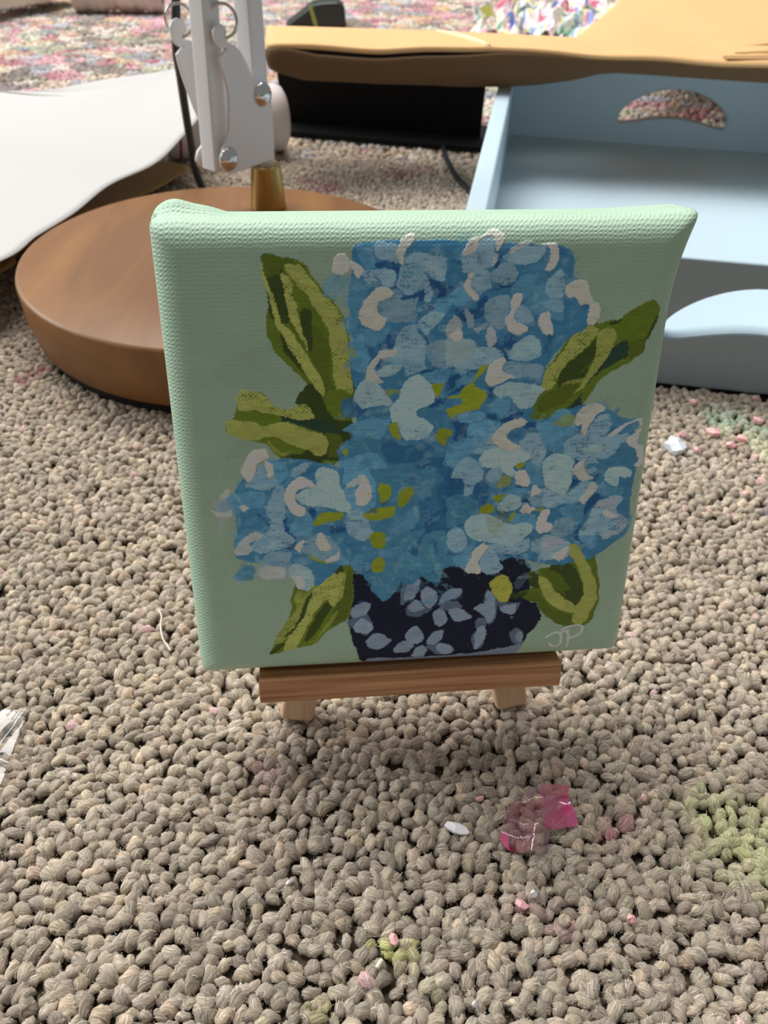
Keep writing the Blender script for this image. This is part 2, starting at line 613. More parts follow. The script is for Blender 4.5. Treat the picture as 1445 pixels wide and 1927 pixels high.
# ------------------------------------------------------------------ the little canvas on its easel
TC = np.array([0.00718714, 0.13348453, 0.07901342 + 0.0])
n_ = np.array([0.1076, -0.9649, 0.2394])
n_ /= np.linalg.norm(n_)
ux = np.array([0.9939, 0.1106, 0.0])
ux -= n_ * (ux @ n_)
ux /= np.linalg.norm(ux)
uy = np.cross(n_, ux)
CF = (TC, ux, uy, n_)                      # canvas frame: x right, y up, z out of the painted face
CROT = Matrix(((ux[0], uy[0], n_[0]), (ux[1], uy[1], n_[1]), (ux[2], uy[2], n_[2])))

PAINT_GAIN = 1.68
PAL = dict(M='#91a892', n='#0a142b', r='#76879c', g='#8595a8', G='#56657a', m='#60731f', d='#37481a', D='#274233', y='#a0a655', Y='#a2a858',
           o='#55641c', b='#3f7ca0', B='#1f5382', u='#45809e', z='#2a628e', s='#5f99b7', t='#4a88a3', q='#8eafbe', p='#a6c3cc', c='#d6c7ba', w='#aeb2bb',
           l='#8b982a', k='#dbe2d2', e='#7f8b74', f='#a5a748')
PAINT = """
e 0.45 -232 445 -127 458 -138 359 -149 300 -197 360
e 0.45 -403 224 -279 282 -202 198 -306 157
e 0.45 319 352 377 310 344 227 284 185 305 291
e 0.45 -374 82 -281 57 -348 1 -401 3
e 0.45 -414 -155 -375 -70 -375 -222
e 0.45 397 160 456 136 440 90 334 128
e 0.45 449 -54 480 -31 475 -158 444 -105
n 1 -142 -208 -148 -302 -154 -340 -151 -384 -143 -420 -128 -466 -112 -478 26 -474 140 -470 216 -454 246 -447 266 -409 290 -371 271 -330 255 -321 251 -228 198 -193 65 -186 -41 -213 -87 -219
r 1 -113 -473 -106 -462 -12 -470 102 -468 178 -458 246 -442 242 -467 230 -485 141 -486 27 -492 -87 -489 -110 -483
G 1 -35 -258 -5 -243 4 -265 -25 -313 -35 -319
G 1 46 -320 66 -314 95 -318 104 -334 82 -343 59 -338
G 1 -25 -343 -15 -316 8 -324 37 -332 23 -346 3 -355
G 1 177 -321 207 -327 231 -326 234 -332 224 -358 209 -359 194 -347
G 1 135 -366 150 -362 162 -381 154 -438 136 -452 128 -419 138 -397
G 1 217 -406 231 -394 247 -406 248 -440 231 -441 220 -424
G 1 -156 -357 -142 -345 -113 -343 -98 -378 -118 -397 -146 -375
G 1 21 -434 44 -427 78 -434 92 -450 71 -465 41 -456
G 1 158 -290 176 -308 183 -351 177 -377 164 -381 153 -358 154 -302
G 1 63 -442 90 -453 60 -465 41 -456
G 0.5 215 -280 228 -256 246 -248 244 -269 227 -293
g 1 -9 -241 4 -254 3 -281 -7 -306 -26 -309 -29 -296 -23 -263
g 1 10 -286 24 -274 41 -288 44 -313 33 -332 19 -324 10 -307
g 1 48 -313 58 -295 83 -281 101 -287 91 -307 69 -312 50 -320
g 1 72 -340 96 -335 126 -359 98 -372 83 -363
g 1 38 -347 50 -331 67 -349 66 -373 57 -382 40 -373
g 1 -18 -327 -7 -309 7 -315 19 -331 1 -341 -14 -338
g 1 159 -294 172 -307 179 -351 173 -375 164 -376 153 -358 130 -339 144 -325 157 -322 155 -302
g 1 189 -339 215 -331 226 -330 224 -356 207 -358
g 1 142 -393 158 -385 164 -412 150 -438 136 -452 136 -424
g 1 231 -416 241 -406 249 -417 246 -440 234 -434
g 1 -151 -332 -138 -315 -111 -309 -105 -319 -120 -346 -145 -347
g 1 -144 -371 -127 -352 -102 -367 -100 -385 -118 -392 -137 -385
g 1 -114 -412 -102 -395 -83 -392 -65 -407 -57 -414 -69 -426 -91 -435 -109 -427
g 1 -26 -409 -17 -387 -2 -380 13 -394 17 -416 2 -429 -16 -423
g 1 -55 -441 -39 -422 -17 -416 -5 -433 -20 -448 -42 -451
g 1 -10 -460 -1 -440 16 -432 25 -448 15 -468 -6 -468
g 1 23 -426 35 -404 57 -390 65 -397 58 -417 40 -431
g 1 44 -436 70 -433 92 -449 75 -464 60 -460
g 1 215 -364 221 -367 220 -370
m 1 -295 437 -257 434 -231 428 -210 407 -190 378 -158 335 -141 290 -136 224 -137 174 -142 111 -177 127 -224 194 -259 233 -285 262 -295 299 -292 366 -297 406
o 1 -295 437 -257 434 -238 427 -264 398 -291 390 -296 408
o 1 -204 188 -175 196 -153 166 -143 135 -142 114 -177 127 -188 152
o 1 -255 314 -221 325 -184 285 -180 223 -176 181 -192 194 -218 255
d 1 -291 393 -264 398 -254 320 -268 315 -288 326 -293 353
d 1 -272 301 -248 281 -214 212 -223 209 -265 262
d 1 -232 336 -213 336 -209 291 -216 255 -228 292
d 1 -141 222 -118 218 -135 177 -138 165
d 1 -224 194 -204 185 -177 124 -189 118 -234 138 -248 159
d 1 -263 413 -244 374 -246 314 -262 336 -268 374
Y 1 -257 418 -231 418 -205 392 -187 367 -161 335 -145 296 -140 239 -138 177 -161 169 -172 211 -179 268 -181 302 -209 349 -225 371 -245 395
Y 1 -263 405 -248 397 -244 368 -239 347 -230 308 -221 261 -234 286 -252 320 -260 361
Y 1 -305 424 -291 393 -275 345 -268 315 -247 292 -224 255 -203 220 -190 188 -193 170 -220 203 -239 241 -264 281 -279 320 -289 358 -298 398
m 1 -389 113 -368 135 -357 175 -322 182 -306 173 -290 154 -265 142 -228 154 -196 123 -125 79 -159 37 -208 19 -283 44 -312 73 -350 87 -386 99
d 1 -227 180 -216 193 -195 168 -175 122 -142 117 -125 79 -159 37 -195 36 -208 19 -226 32 -283 44 -238 54 -197 95 -227 108 -253 116 -283 119 -283 130 -218 126 -232 154
D 1 -283 130 -250 127 -218 123 -197 118 -171 104 -153 92 -175 95 -197 94 -223 105 -253 116 -283 119
m 1 -372 137 -358 149 -325 144 -283 133 -279 119 -309 117 -348 123
m 1 -309 83 -285 82 -264 75 -238 59 -265 50 -287 48 -302 61
m 1 -195 168 -177 184 -152 178 -133 144 -144 119 -175 122
o 1 -195 91 -167 92 -158 68 -165 42 -190 45 -187 69
Y 1 -358 180 -335 186 -306 171 -290 153 -265 143 -228 154 -214 126 -257 125 -291 135 -325 145 -361 148
y 1 -388 120 -377 129 -356 121 -335 120 -314 113 -283 118 -258 115 -223 101 -195 88 -188 69 -196 50 -210 46 -234 61 -264 76 -285 84 -311 87 -324 83 -357 87 -386 99
y 0.5 -309 80 -299 73 -282 58 -252 55 -285 50 -302 64
m 1 202 125 231 154 231 189 262 232 302 292 346 303 380 309 405 326 448 346 464 316 442 262 419 228 361 189 331 144 292 119 242 99
D 1 404 266 410 235 376 214 342 189 326 154 325 135 297 129 331 167 345 214 378 254
d 1 344 270 343 230 320 209 273 178 282 216 322 249
d 1 368 303 386 310 384 302 366 298
d 1 439 265 459 313 464 310 447 271
d 1 267 175 315 203 332 215 322 190 285 181
o 1 411 263 441 268 441 246 412 228
o 1 235 150 267 172 322 190 319 164 283 139 240 121
Y 1 231 186 245 207 273 241 297 280 323 295 348 291 340 276 322 252 290 225 277 203 261 175 242 169
Y 0.85 348 288 376 291 382 269 367 236 352 205 330 180 307 155 323 183 343 227 345 264
y 0.5 279 181 319 193 341 192 317 183
y 0.5 346 285 360 294 363 291 352 282
m 1 -335 -435 -311 -381 -282 -328 -273 -260 -220 -218 -182 -202 -144 -204 -143 -297 -159 -354 -202 -379 -240 -417 -287 -422
Y 0.75 -267 -275 -228 -270 -236 -319 -267 -356 -299 -397 -326 -420 -297 -354 -269 -321
Y 0.75 -163 -229 -151 -248 -151 -285 -171 -322 -184 -318 -174 -273
d 1 -298 -389 -270 -352 -235 -273 -233 -300 -250 -333 -285 -382
d 1 -252 -392 -207 -305 -191 -317 -219 -370 -246 -405
d 1 -232 -199 -163 -214 -173 -243 -204 -219
d 1 -334 -435 -319 -408 -299 -405 -313 -424
o 1 -157 -229 -144 -222 -145 -297 -162 -354 -192 -368 -185 -322 -164 -285
Y 1 -220 -218 -182 -228 -163 -229 -181 -307 -194 -310 -206 -294 -231 -334 -252 -376 -273 -419 -303 -425 -288 -386 -253 -337 -236 -292
y 0.5 -240 -409 -205 -367 -178 -326 -185 -353 -226 -398
d 0.35 -322 -348 -294 -312 -301 -319 -315 -341
m 1 243 -252 300 -236 332 -182 389 -203 415 -280 418 -339 403 -393 373 -404 333 -394 300 -367 275 -331 240 -319 230 -299 263 -286
d 1 296 -236 328 -218 376 -278 379 -337 362 -346 322 -289
d 1 247 -252 277 -258 276 -292 254 -281
d 1 222 -308 247 -295 240 -314
o 1 276 -244 310 -250 348 -296 323 -302
o 1 240 -319 273 -306 311 -353 356 -370 368 -399 323 -388 285 -351 270 -328
b 1 -127 453 -40 460 77 458 197 450 273 440 283 392 306 372 340 311 286 270 248 218 229 131 216 97 185 64 78 -3 -55 -10 -137 63 -153 52 -129 119 -132 174 -140 228 -134 279 -143 359 -132 416
b 1 -383 -33 -347 13 -282 43 -218 34 -165 18 -133 -31 -11 -12 13 -86 -7 -241 -59 -252 -100 -263 -158 -207 -217 -257 -262 -228 -328 -198 -389 -182 -384 -119
b 1 -153 75 94 124 146 -18 130 -142 87 -219 17 -242 -18 -267 -54 -252 -65 -292 -79 -310 -100 -277 -112 -235 -146 -207 -166 -66 -165 18
b 1 66 9 95 101 181 121 248 108 333 139 427 102 465 31 460 -55 463 -157 447 -177 386 -220 303 -233 205 -211 112 -247 72 -152
u 1 -153 75 -99 90 -34 71 43 34 88 20 102 -40 71 -127 16 -215 -54 -238 -100 -209 -111 -106 -144 -55 -165 -6
u 1 71 -127 131 -155 110 -220 51 -217
u 1 -30 -240 -65 -251 -77 -306 -100 -263 -112 -209 -54 -199
u 1 -282 44 -253 40 -241 30 -267 2 -278 18
u 1 -400 -227 -370 -200 -351 -204 -357 -237 -388 -239
u 1 -122 -238 -41 -235 -47 -283 -76 -309 -86 -281
u 1 389 116 419 109 455 104 462 96 454 81 432 71 420 74 399 84
u 1 389 14 418 50 431 51 454 26 462 -1 448 -11 415 -2 392 -9 364 -21 346 -1
u 1 249 89 316 87 320 73 298 58 296 39 254 43
u 1 449 -166 466 -140 460 -128 471 -122 470 -144 458 -171 425 -178
B 1 -93 424 -53 421 -48 412 -53 387 -58 407 -85 414
B 1 -41 364 -22 361 -3 373 1 350 -32 348 -44 350
B 1 7 392 40 377 42 360 14 362
B 1 -77 287 -50 290 -56 265 -90 262
B 1 -9 294 1 291 13 270 5 253
B 1 -89 392 -82 392 -84 384
B 1 8 344 22 337 17 329 10 334
B 1 21 387 51 377 60 369 22 357
B 1 138 381 176 393 164 374 119 367 149 369
B 1 61 333 80 338 79 309 63 320
B 1 97 336 116 358 124 329 98 316 88 336
B 1 126 410 139 421 139 408
B 1 158 281 172 286 187 273 164 246
B 1 49 428 69 425 67 418 51 422
B 1 187 415 202 416 196 412
B 1 153 262 167 256 164 242 150 243
B 1 -132 149 -99 136 -104 125 -124 131
B 1 22 161 48 162 89 201 91 179 62 169 38 144 14 143
B 1 58 109 94 117 96 79 68 72
B 1 -87 237 -75 244 -80 233 -89 228
B 1 5 219 27 222 12 212 -2 207
z 1 -7 27 48 36 47 10 -9 12
z 1 -78 81 -38 61 16 63 27 47 -16 23 -63 25 -78 49
z 1 -162 157 -134 164 -119 129 -145 124 -155 128
B 1 48 200 101 213 84 201 49 170
B 1 65 118 98 104 91 70 69 72
B 1 214 104 236 103 233 82 218 85
B 1 161 111 200 125 203 114 164 102
B 1 135 131 155 115 132 110
B 1 198 191 223 190 219 183
B 1 150 244 164 245 176 231 167 231
B 1 132 175 144 178 143 164 133 160
B 1 113 -45 126 -28 142 -33 151 -62 136 -80 125 -70
B 1 55 14 65 13 62 -9 91 -17 94 -50 57 -58
B 1 132 0 146 1 140 -19 132 -11
B 1 201 -39 235 -40 228 -46 209 -43
B 1 220 -76 236 -69 246 -83 233 -77
B 1 321 -25 339 -30 327 -44 311 -63 319 -42
B 1 375 -63 399 -69 371 -100 351 -139 357 -102
B 1 366 -21 385 -17 371 -34 363 -31
B 1 259 -12 264 -6 267 -42 261 -42
B 1 279 -62 287 -60 280 -72
B 1 343 -156 355 -139 354 -161 362 -184 344 -170
B 1 -340 -79 -308 -97 -266 -123 -262 -162 -287 -164 -309 -121
B 1 -189 -116 -161 -114 -158 -128 -186 -134
B 1 -233 -70 -224 -70 -228 -90
B 1 -243 -73 -218 -74 -222 -97
B 1 -286 -81 -274 -95 -285 -122 -290 -101
z 1 -6 19 67 12 71 -5 3 -61 4 -95 -31 -138 44 -115 62 -81 52 -12
z 1 11 -61 45 -20 84 -30 66 -81 60 -124 17 -140
z 1 78 -15 133 7 149 -67 106 -122 72 -139 15 -189 -19 -187 47 -75
s 1 -127 298 -119 303 -92 298 -65 299 -70 285 -82 270 -99 265 -121 274
s 1 -125 453 -92 457 -92 441 -114 439 -125 442
s 0.65 -154 394 -118 394 -98 381 -112 356 -118 331 -138 335 -154 353
s 0.65 -184 395 -154 398 -154 372 -168 353 -185 366
s 0.65 -121 438 -95 436 -92 414 -110 410 -118 422
s 0.65 -142 330 -118 333 -125 303 -127 276 -137 282 -150 315
s 1 164 374 181 393 229 399 234 368 266 353 271 306 245 316 210 324 187 354 168 358
s 1 49 355 58 371 76 372 87 352 71 339 56 346
s 1 50 442 69 450 85 439 69 425 56 428
s 1 22 353 49 355 53 340 40 327 23 329
s 0.5 51 459 72 471 88 473 80 460 67 457
s 0.5 140 443 156 458 166 453 154 438
s 1 -159 100 -127 116 -104 125 -64 125 -66 107 -76 85 -92 72 -119 80 -145 94
s 1 -141 274 -126 279 -107 262 -104 244 -113 217 -130 219 -141 231
s 1 3 207 25 217 73 216 55 205 44 193 12 194
u 1 -9 139 28 141 52 122 67 103 66 70 34 48 16 68 25 100 -7 124
u 1 -153 68 -123 79 -83 75 -85 47 -117 44 -155 40
u 1 -125 133 -99 137 -64 146 -64 127 -104 127
s 0.7 -164 34 -110 48 -85 43 -74 14 -165 18
s 0.7 49 32 63 61 96 75 99 8 59 18
s 0.7 65 193 90 205 90 194 71 180
s 1 134 142 149 156 176 163 181 137 168 120 155 121
s 1 76 123 109 131 128 125 123 112 98 104 78 108
s 1 93 89 107 103 130 112 163 107 154 85 147 72 152 56 124 36 99 42 96 70
s 1 235 99 260 106 300 130 314 106 318 76 299 53 276 38 253 58
s 1 53 56 95 64 101 38 95 17 54 19
s 1 72 196 98 210 104 201 87 187
s 1 53 54 94 65 104 65 97 31 75 17 54 18
s 1 220 11 248 12 257 -9 265 -39 238 -38 233 -19
s 1 151 -67 161 -56 209 -43 234 -46 223 -70 203 -58 169 -84
s 1 206 -103 248 -105 257 -123 253 -145 244 -131 204 -125
s 1 74 -206 98 -187 117 -188 111 -218 104 -233 87 -225
s 1 192 -14 201 -14 204 -35 196 -39
t 1 58 -67 80 -51 107 -56 129 -80 113 -105 97 -122 78 -127 60 -126
s 1 259 104 271 122 289 131 305 122 296 103 272 94
s 1 306 -93 354 -91 361 -117 347 -139 329 -122 314 -113
s 1 379 -32 413 -48 441 -51 435 -66 387 -66
s 1 354 -161 395 -165 396 -191 378 -194 362 -177
s 0.7 398 -125 423 -127 441 -141 432 -151 385 -149
s 0.7 286 70 323 77 302 57 299 35 277 42
s 1 -315 42 -277 31 -269 8 -297 -20 -302 3
s 1 -409 -42 -373 -30 -322 -32 -330 -62 -364 -74 -400 -79 -420 -65
s 1 -272 -123 -259 -89 -234 -80 -222 -104 -229 -128 -261 -134
s 1 -390 -138 -364 -115 -328 -120 -341 -141 -380 -163 -392 -159
s 1 -144 -215 -134 -186 -118 -191 -121 -223 -134 -234
s 1 -152 30 -110 19 -92 -22 -95 -75 -133 -88 -160 -46
s 0.7 -54 -197 -22 -184 -8 -200 -7 -229 -31 -235
s 0.7 -102 -181 -29 -166 -26 -177 -61 -197
s 0.7 -52 -119 -10 -79 -9 -128
s 0.7 -181 -177 -150 -204 -163 -214 -185 -202
t 1 -54 -218 -2 -197 9 -148 57 -137 62 -187 49 -260 20 -259 -1 -230 -46 -241
s 0.6 -55 -110 -4 -78 -3 -117 -31 -138
s 0.6 79 -206 122 -163 108 -217 105 -235
s 0.6 245 -228 294 -217 259 -243
q 1 -92 450 -84 457 -55 454 -51 437 -53 423 -72 426 -90 434
q 1 -37 426 -17 440 12 433 38 430 39 398 22 392 0 402 -12 415
q 1 -46 415 -17 418 -3 402 5 389 0 376 -11 367 -22 361 -41 367 -51 380 -48 399
q 1 -115 407 -82 411 -56 407 -56 379 -79 381 -84 390 -98 383 -111 391
q 1 -57 372 -41 361 -44 350 -11 356 -15 341 -13 316 -48 313 -69 312 -82 329 -87 342 -79 352 -61 356
q 1 -53 280 -40 300 -18 308 -8 291 5 274 9 260 5 245 -51 246 -56 268
q 1 -13 306 2 324 27 330 42 327 24 305 10 284 -4 296
q 1 0 388 7 386 14 370 11 349 1 349
q 1 98 462 126 461 129 440 127 413 103 404 77 399 68 412 68 433 98 443
q 1 145 427 164 441 200 447 226 448 224 431 210 420 186 414 165 417
q 1 78 399 120 404 128 376 115 365 100 359 88 369 86 385
q 1 125 399 149 419 167 416 175 396 165 381 146 378 129 386
q 1 231 380 248 399 262 402 267 353 242 350 232 363
q 1 174 326 192 341 213 315 210 305 188 304 173 316
q 1 117 344 139 356 165 354 162 325 157 303 144 293 122 309 116 325
q 1 173 241 175 263 193 277 210 281 229 269 231 240
q 1 25 263 41 273 76 272 102 265 146 259 154 242 25 245
q 1 20 424 38 414 37 386 21 389
q 0.6 201 334 243 347 267 345 270 324 244 327 227 334
q 1 -55 267 -24 277 5 263 3 231 8 219 -13 211 -33 208 -37 225 -51 231 -78 237 -58 247
q 1 7 250 12 266 36 276 86 271 89 215 71 218 58 225 38 218 18 229
s 0.5 -78 237 -37 238 1 231 -6 219 -35 225 -58 231
p 1 -92 220 -65 231 -41 227 -51 212 -70 205 -87 209
p 1 -137 168 -130 184 -111 206 -87 195 -76 180 -57 151 -78 148 -96 146 -117 143 -132 157
p 1 -42 178 -30 199 -6 207 18 190 26 167 22 152 1 140 -8 135 -9 124 14 110 25 100 15 80 -3 71 -28 74 -46 99 -62 118 -61 144 -47 161
q 1 45 275 98 274 108 260 144 260 152 244 134 227 105 215 87 214 73 219 61 225 47 223
q 1 175 243 184 264 201 272 229 272 231 245 211 230 186 231 172 236
q 1 159 214 169 229 196 227 241 219 236 196 201 198 178 197
q 1 200 56 217 75 244 78 253 58 262 43 254 13 232 26
q 1 122 61 137 85 147 72 152 56 131 39 109 38
p 1 148 178 172 188 208 185 250 175 234 156 228 137 203 132 189 144 178 159 163 159 160 152 145 165
p 1 122 28 133 41 156 52 182 45 206 52 229 34 222 16 196 4 133 7
p 1 45 275 98 274 103 254 81 230 47 225
q 1 64 -11 80 17 100 31 124 15 134 -8 133 -21 116 -32 113 -51 96 -54 92 -17
q 1 229 33 261 43 254 3 232 17
q 1 141 -12 152 5 170 2 175 -13 160 -28 140 -21
q 1 231 -61 241 -46 284 -44 288 -83 264 -88 244 -85
q 1 152 -173 189 -177 226 -172 244 -165 246 -190 219 -203 191 -199 165 -198 155 -189
q 1 61 -156 67 -137 83 -131 104 -150 105 -173 93 -188 80 -192 65 -177
q 1 134 -205 150 -189 172 -194 183 -220 192 -235 176 -250 151 -249 137 -228
q 1 250 -180 271 -162 296 -163 301 -219 276 -216 264 -226 266 -205 254 -196
p 1 122 22 128 37 139 46 174 46 200 49 229 30 225 19 208 12 194 3 201 -10 189 -17 172 -2 168 12 144 3 128 11
p 1 262 -20 281 -8 285 -48 267 -39
p 1 167 -90 173 -74 195 -58 217 -66 220 -80 209 -91 188 -98 177 -104
p 1 100 -132 104 -112 118 -101 156 -104 175 -119 197 -126 244 -129 247 -145 236 -158 222 -174 193 -181 152 -167 123 -163 108 -150
q 1 346 78 357 103 369 115 386 112 395 90 390 71 424 73 438 73 430 55 420 49 410 29 388 18 356 23 344 15 326 16 301 33 301 55 324 73
q 1 262 -48 313 -63 344 -37 368 -38 364 -54 341 -81 305 -86 278 -94 265 -85
q 1 370 -124 382 -92 408 -71 433 -68 443 -81 433 -94 429 -109 458 -128 460 -144 448 -161 417 -173 405 -164 378 -162 354 -161 356 -144
q 1 288 -154 299 -125 322 -118 340 -134 338 -154 313 -166
q 1 272 -162 307 -164 330 -174 336 -192 310 -216 277 -217
q 1 342 13 364 23 378 10 354 7 352 -6 367 -2 376 -11 357 -14
p 1 257 4 274 34 299 33 323 12 323 -30 313 -63 282 -51 266 -34
p 1 393 -18 403 -5 424 -2 448 -11 454 -26 442 -30 430 -25 427 -48 416 -46 399 -35
p 1 331 40 361 51 385 43 379 31 348 32
q 1 -340 8 -324 30 -307 19 -294 -14 -310 -26 -334 -25 -360 -14
q 1 -266 5 -248 27 -221 31 -236 14 -255 1
q 1 -318 -59 -297 -20 -280 -24 -282 -67 -280 -95 -302 -101 -319 -83
q 1 -157 -93 -129 -74 -108 -102 -96 -138 -121 -155 -149 -136
q 1 -341 -134 -309 -114 -285 -122 -261 -144 -287 -161 -331 -176 -358 -164
q 1 -339 -205 -325 -177 -275 -172 -276 -204 -291 -244 -331 -231 -356 -226
q 1 -246 -152 -217 -132 -190 -141 -171 -163 -169 -192 -185 -205 -207 -201 -238 -181 -262 -173
q 1 -314 -100 -289 -94 -282 -122 -304 -135
p 1 -216 6 -197 22 -171 8 -162 -29 -145 -66 -148 -87 -191 -71 -239 -66 -260 -45 -238 -26 -213 -17
p 1 -280 -211 -264 -201 -233 -218 -228 -255 -241 -269 -257 -264 -278 -237
l 1 49 161 75 169 84 180 102 197 113 218 132 225 124 213 101 188 119 175 132 166 125 146 115 133 86 130 62 116 52 124 50 135 76 145 78 158
l 1 196 5 212 15 220 11 215 4
l 0.7 270 100 287 111 313 118 316 95 287 90
l 1 19 190 38 193 41 181 31 163 23 174
l 1 -66 103 -60 112 -50 112 -46 97 -39 83 -42 74 -57 82
l 1 30 77 38 96 58 95 64 86 54 71 49 56 36 64
l 1 -160 55 -151 59 -151 47 -157 42
l 0.65 -59 183 -42 176 -43 169 -57 173
l 0.65 -75 180 -57 180 -57 169 -68 166
l 0.65 -139 267 -129 262 -129 247 -139 247
l 1 198 5 208 14 220 13 214 2 204 -1
l 1 128 -98 133 -84 149 -77 162 -87 159 -99 145 -101
l 1 157 -64 167 -57 185 -57 175 -67 164 -76
l 1 195 -108 207 -95 206 -111 200 -123 194 -118
l 0.75 162 -35 176 -13 187 -17 192 -29 183 -38 169 -43
l 0.75 250 -95 267 -88 265 -100 258 -103
l 0.3 145 -106 185 -110 193 -128 176 -135 170 -157 151 -140
d 0.5 164 -93 188 -100 192 -110 174 -110
d 0.5 180 -98 184 -98 183 -105
l 1 -223 -115 -209 -84 -163 -83 -167 -100 -201 -105
l 1 -86 -22 -65 -23 -58 -40 -68 -60 -83 -66
l 1 -49 -67 -40 -37 -19 -31 -12 -41 -27 -71 -43 -78
l 1 -120 -88 -92 -76 -52 -74 -58 -98 -83 -105 -108 -102
l 1 -108 -152 -99 -134 -80 -133 -71 -148 -73 -168 -86 -175 -102 -168
l 1 -105 -215 -97 -199 -80 -196 -71 -211 -75 -229 -89 -236 -102 -228
l 1 -247 -181 -207 -197 -182 -209 -220 -200
B 0.6 -86 -67 -58 -56 -74 -71
B 0.6 -92 -86 -117 -88 -95 -75
f 1 163 -271 181 -253 202 -259 214 -288 210 -320 190 -326 169 -300
y 1 334 -182 358 -192 379 -230 406 -279 414 -329 400 -373 385 -397 363 -391 363 -351 381 -317 376 -278 349 -224 335 -205
y 1 273 -258 300 -274 325 -314 362 -341 364 -361 342 -359 306 -337 281 -297
d 0.6 213 -303 235 -304 231 -318 214 -317
d 0.6 295 -274 314 -294 352 -330 325 -314
c 1 -171 404 -169 420 -159 434 -148 438 -138 430 -135 415 -145 402 -158 398
c 1 -139 426 -129 424 -113 408 -118 394 -126 396 -135 413
c 1 -121 323 -117 343 -105 362 -85 376 -72 379 -61 371 -58 363 -67 355 -82 350 -88 340 -84 329 -69 319 -72 307 -84 299 -99 301 -114 310
c 0.9 -53 443 -45 462 -24 471 -18 466 -21 457 -34 448 -38 434 -38 418 -46 420 -53 432
c 1 70 436 79 453 93 465 109 469 128 474 145 467 147 458 140 444 133 437 128 451 123 463 109 464 100 460 98 443 88 434
c 1 213 451 233 451 245 448 251 438 252 423 242 405 230 403 234 418 234 439 228 447
c 1 74 379 79 391 83 399 90 396 87 385 88 372 106 355 101 349 87 354 78 366
c 1 167 349 173 361 181 362 189 352 185 339 175 329 175 318 184 306 206 296 199 288 184 284 168 289 157 305 158 316 164 325
c 1 225 315 238 323 247 316 254 296 254 283 236 284 227 296
c 1 50 278 58 290 64 300 77 286 74 277 62 272
c 0.6 129 435 138 433 134 421 124 411 127 424
c 0.6 156 438 166 449 181 455 204 453 191 447 174 441 167 435
c 0.6 42 295 49 312 60 323 71 311 75 289 76 279 62 273 48 278
c 0.6 121 293 129 302 143 279 142 267 128 261 122 278
c 0.4 80 336 96 322 98 302 88 301 80 319
c 0.4 100 299 124 307 119 298 103 289
c 1 268 369 283 380 306 384 318 371 326 348 341 336 345 315 335 296 319 301 320 318 321 336 303 335 292 351 277 354
c 0.85 -111 215 -102 236 -87 253 -72 261 -51 258 -58 247 -75 240 -85 242 -92 227 -92 214 -77 196 -92 197 -109 203
c 1 125 198 131 221 144 235 158 242 167 233 159 219 160 208 185 197 161 190 140 180 129 187
c 1 146 72 153 91 174 105 199 112 217 107 210 96 190 87 176 76 181 67 206 54 193 47 175 46 152 56
c 1 199 -16 202 -5 218 -2 227 -11 237 -31 228 -40 206 -33
c 1 238 -63 241 -44 249 -39 259 -49 254 -58
c 1 216 -96 221 -82 231 -78 239 -85 252 -91 240 -103 224 -104
c 1 256 -141 259 -111 270 -96 284 -100 280 -124 293 -133 285 -151 268 -154
c 1 107 -231 114 -208 127 -182 145 -169 155 -181 141 -197 131 -215 143 -237 138 -248 112 -247
c 1 315 99 317 116 328 133 350 139 374 132 377 124 361 115 351 100 346 76 343 70 333 76 333 96 324 91
c 1 430 57 453 77 462 82 456 52 470 42 478 23 479 6 473 -10 458 -1 467 9 458 28 442 43
c 0.85 323 -7 334 12 349 20 344 11 346 -1 357 -16 372 -25 367 -31 347 -35 332 -19
c 0.85 362 -44 371 -36 381 -47 375 -63 357 -88 344 -77 356 -61
c 0.85 393 70 413 86 440 101 459 103 463 90 457 86 452 98 433 91 412 74 398 66
w 0.7 380 -94 408 -71 430 -72 431 -98 438 -118 458 -128 459 -148 444 -163 417 -173 405 -164 440 -150 440 -134 422 -122 401 -115 412 -102
w 0.7 299 -213 316 -196 336 -192 336 -206 319 -224
w 0.7 272 -164 309 -166 326 -176 308 -191 284 -203
c 0.7 401 -112 408 -104 416 -109 436 -120 423 -124
c 0.7 299 -213 316 -198 333 -194 319 -224
c 1 -363 21 -352 47 -336 65 -316 64 -308 45 -330 33 -340 8 -353 -8 -361 5
c 1 -315 39 -301 29 -299 9 -308 2 -316 23
c 1 -281 -47 -273 -18 -243 2 -213 -20 -238 -22 -256 -32 -260 -55 -240 -73 -243 -86 -259 -89 -276 -71
c 1 -135 -43 -126 -20 -116 1 -104 -21 -103 -51 -114 -69 -132 -64
c 1 -375 -64 -363 -57 -354 -68 -364 -76
c 1 -265 -162 -249 -145 -240 -149 -256 -173
c 1 -218 -153 -214 -132 -205 -129 -196 -151 -187 -169 -209 -173
c 1 -199 -197 -172 -179 -178 -198 -194 -205
c 1 -268 -238 -258 -227 -247 -254 -260 -264
c 0.65 -153 -26 -138 -7 -116 1 -123 -17 -144 -29
c 0.65 -411 -32 -390 -21 -394 -39 -413 -49
c 0.65 -432 -68 -415 -75 -390 -66 -395 -83 -419 -85
c 0.65 -392 -163 -371 -136 -349 -121 -331 -127 -338 -141 -360 -147 -355 -165 -384 -177
c 0.65 -345 -208 -289 -209 -291 -237 -335 -234
w 0.4 -425 -48 -403 -42 -393 -63 -404 -89 -416 -89
w 0.4 -416 -89 -404 -89 -416 -127 -419 -123
k -0.36 305 -429 311 -422 324 -416 337 -416 356 -412
k -0.36 337 -417 341 -430 340 -449 332 -457 322 -455 314 -447
k -0.36 354 -415 358 -432 357 -460
k -0.36 341 -409 355 -401 377 -398 389 -405 386 -420 374 -428 358 -434
""".strip().split('\n')


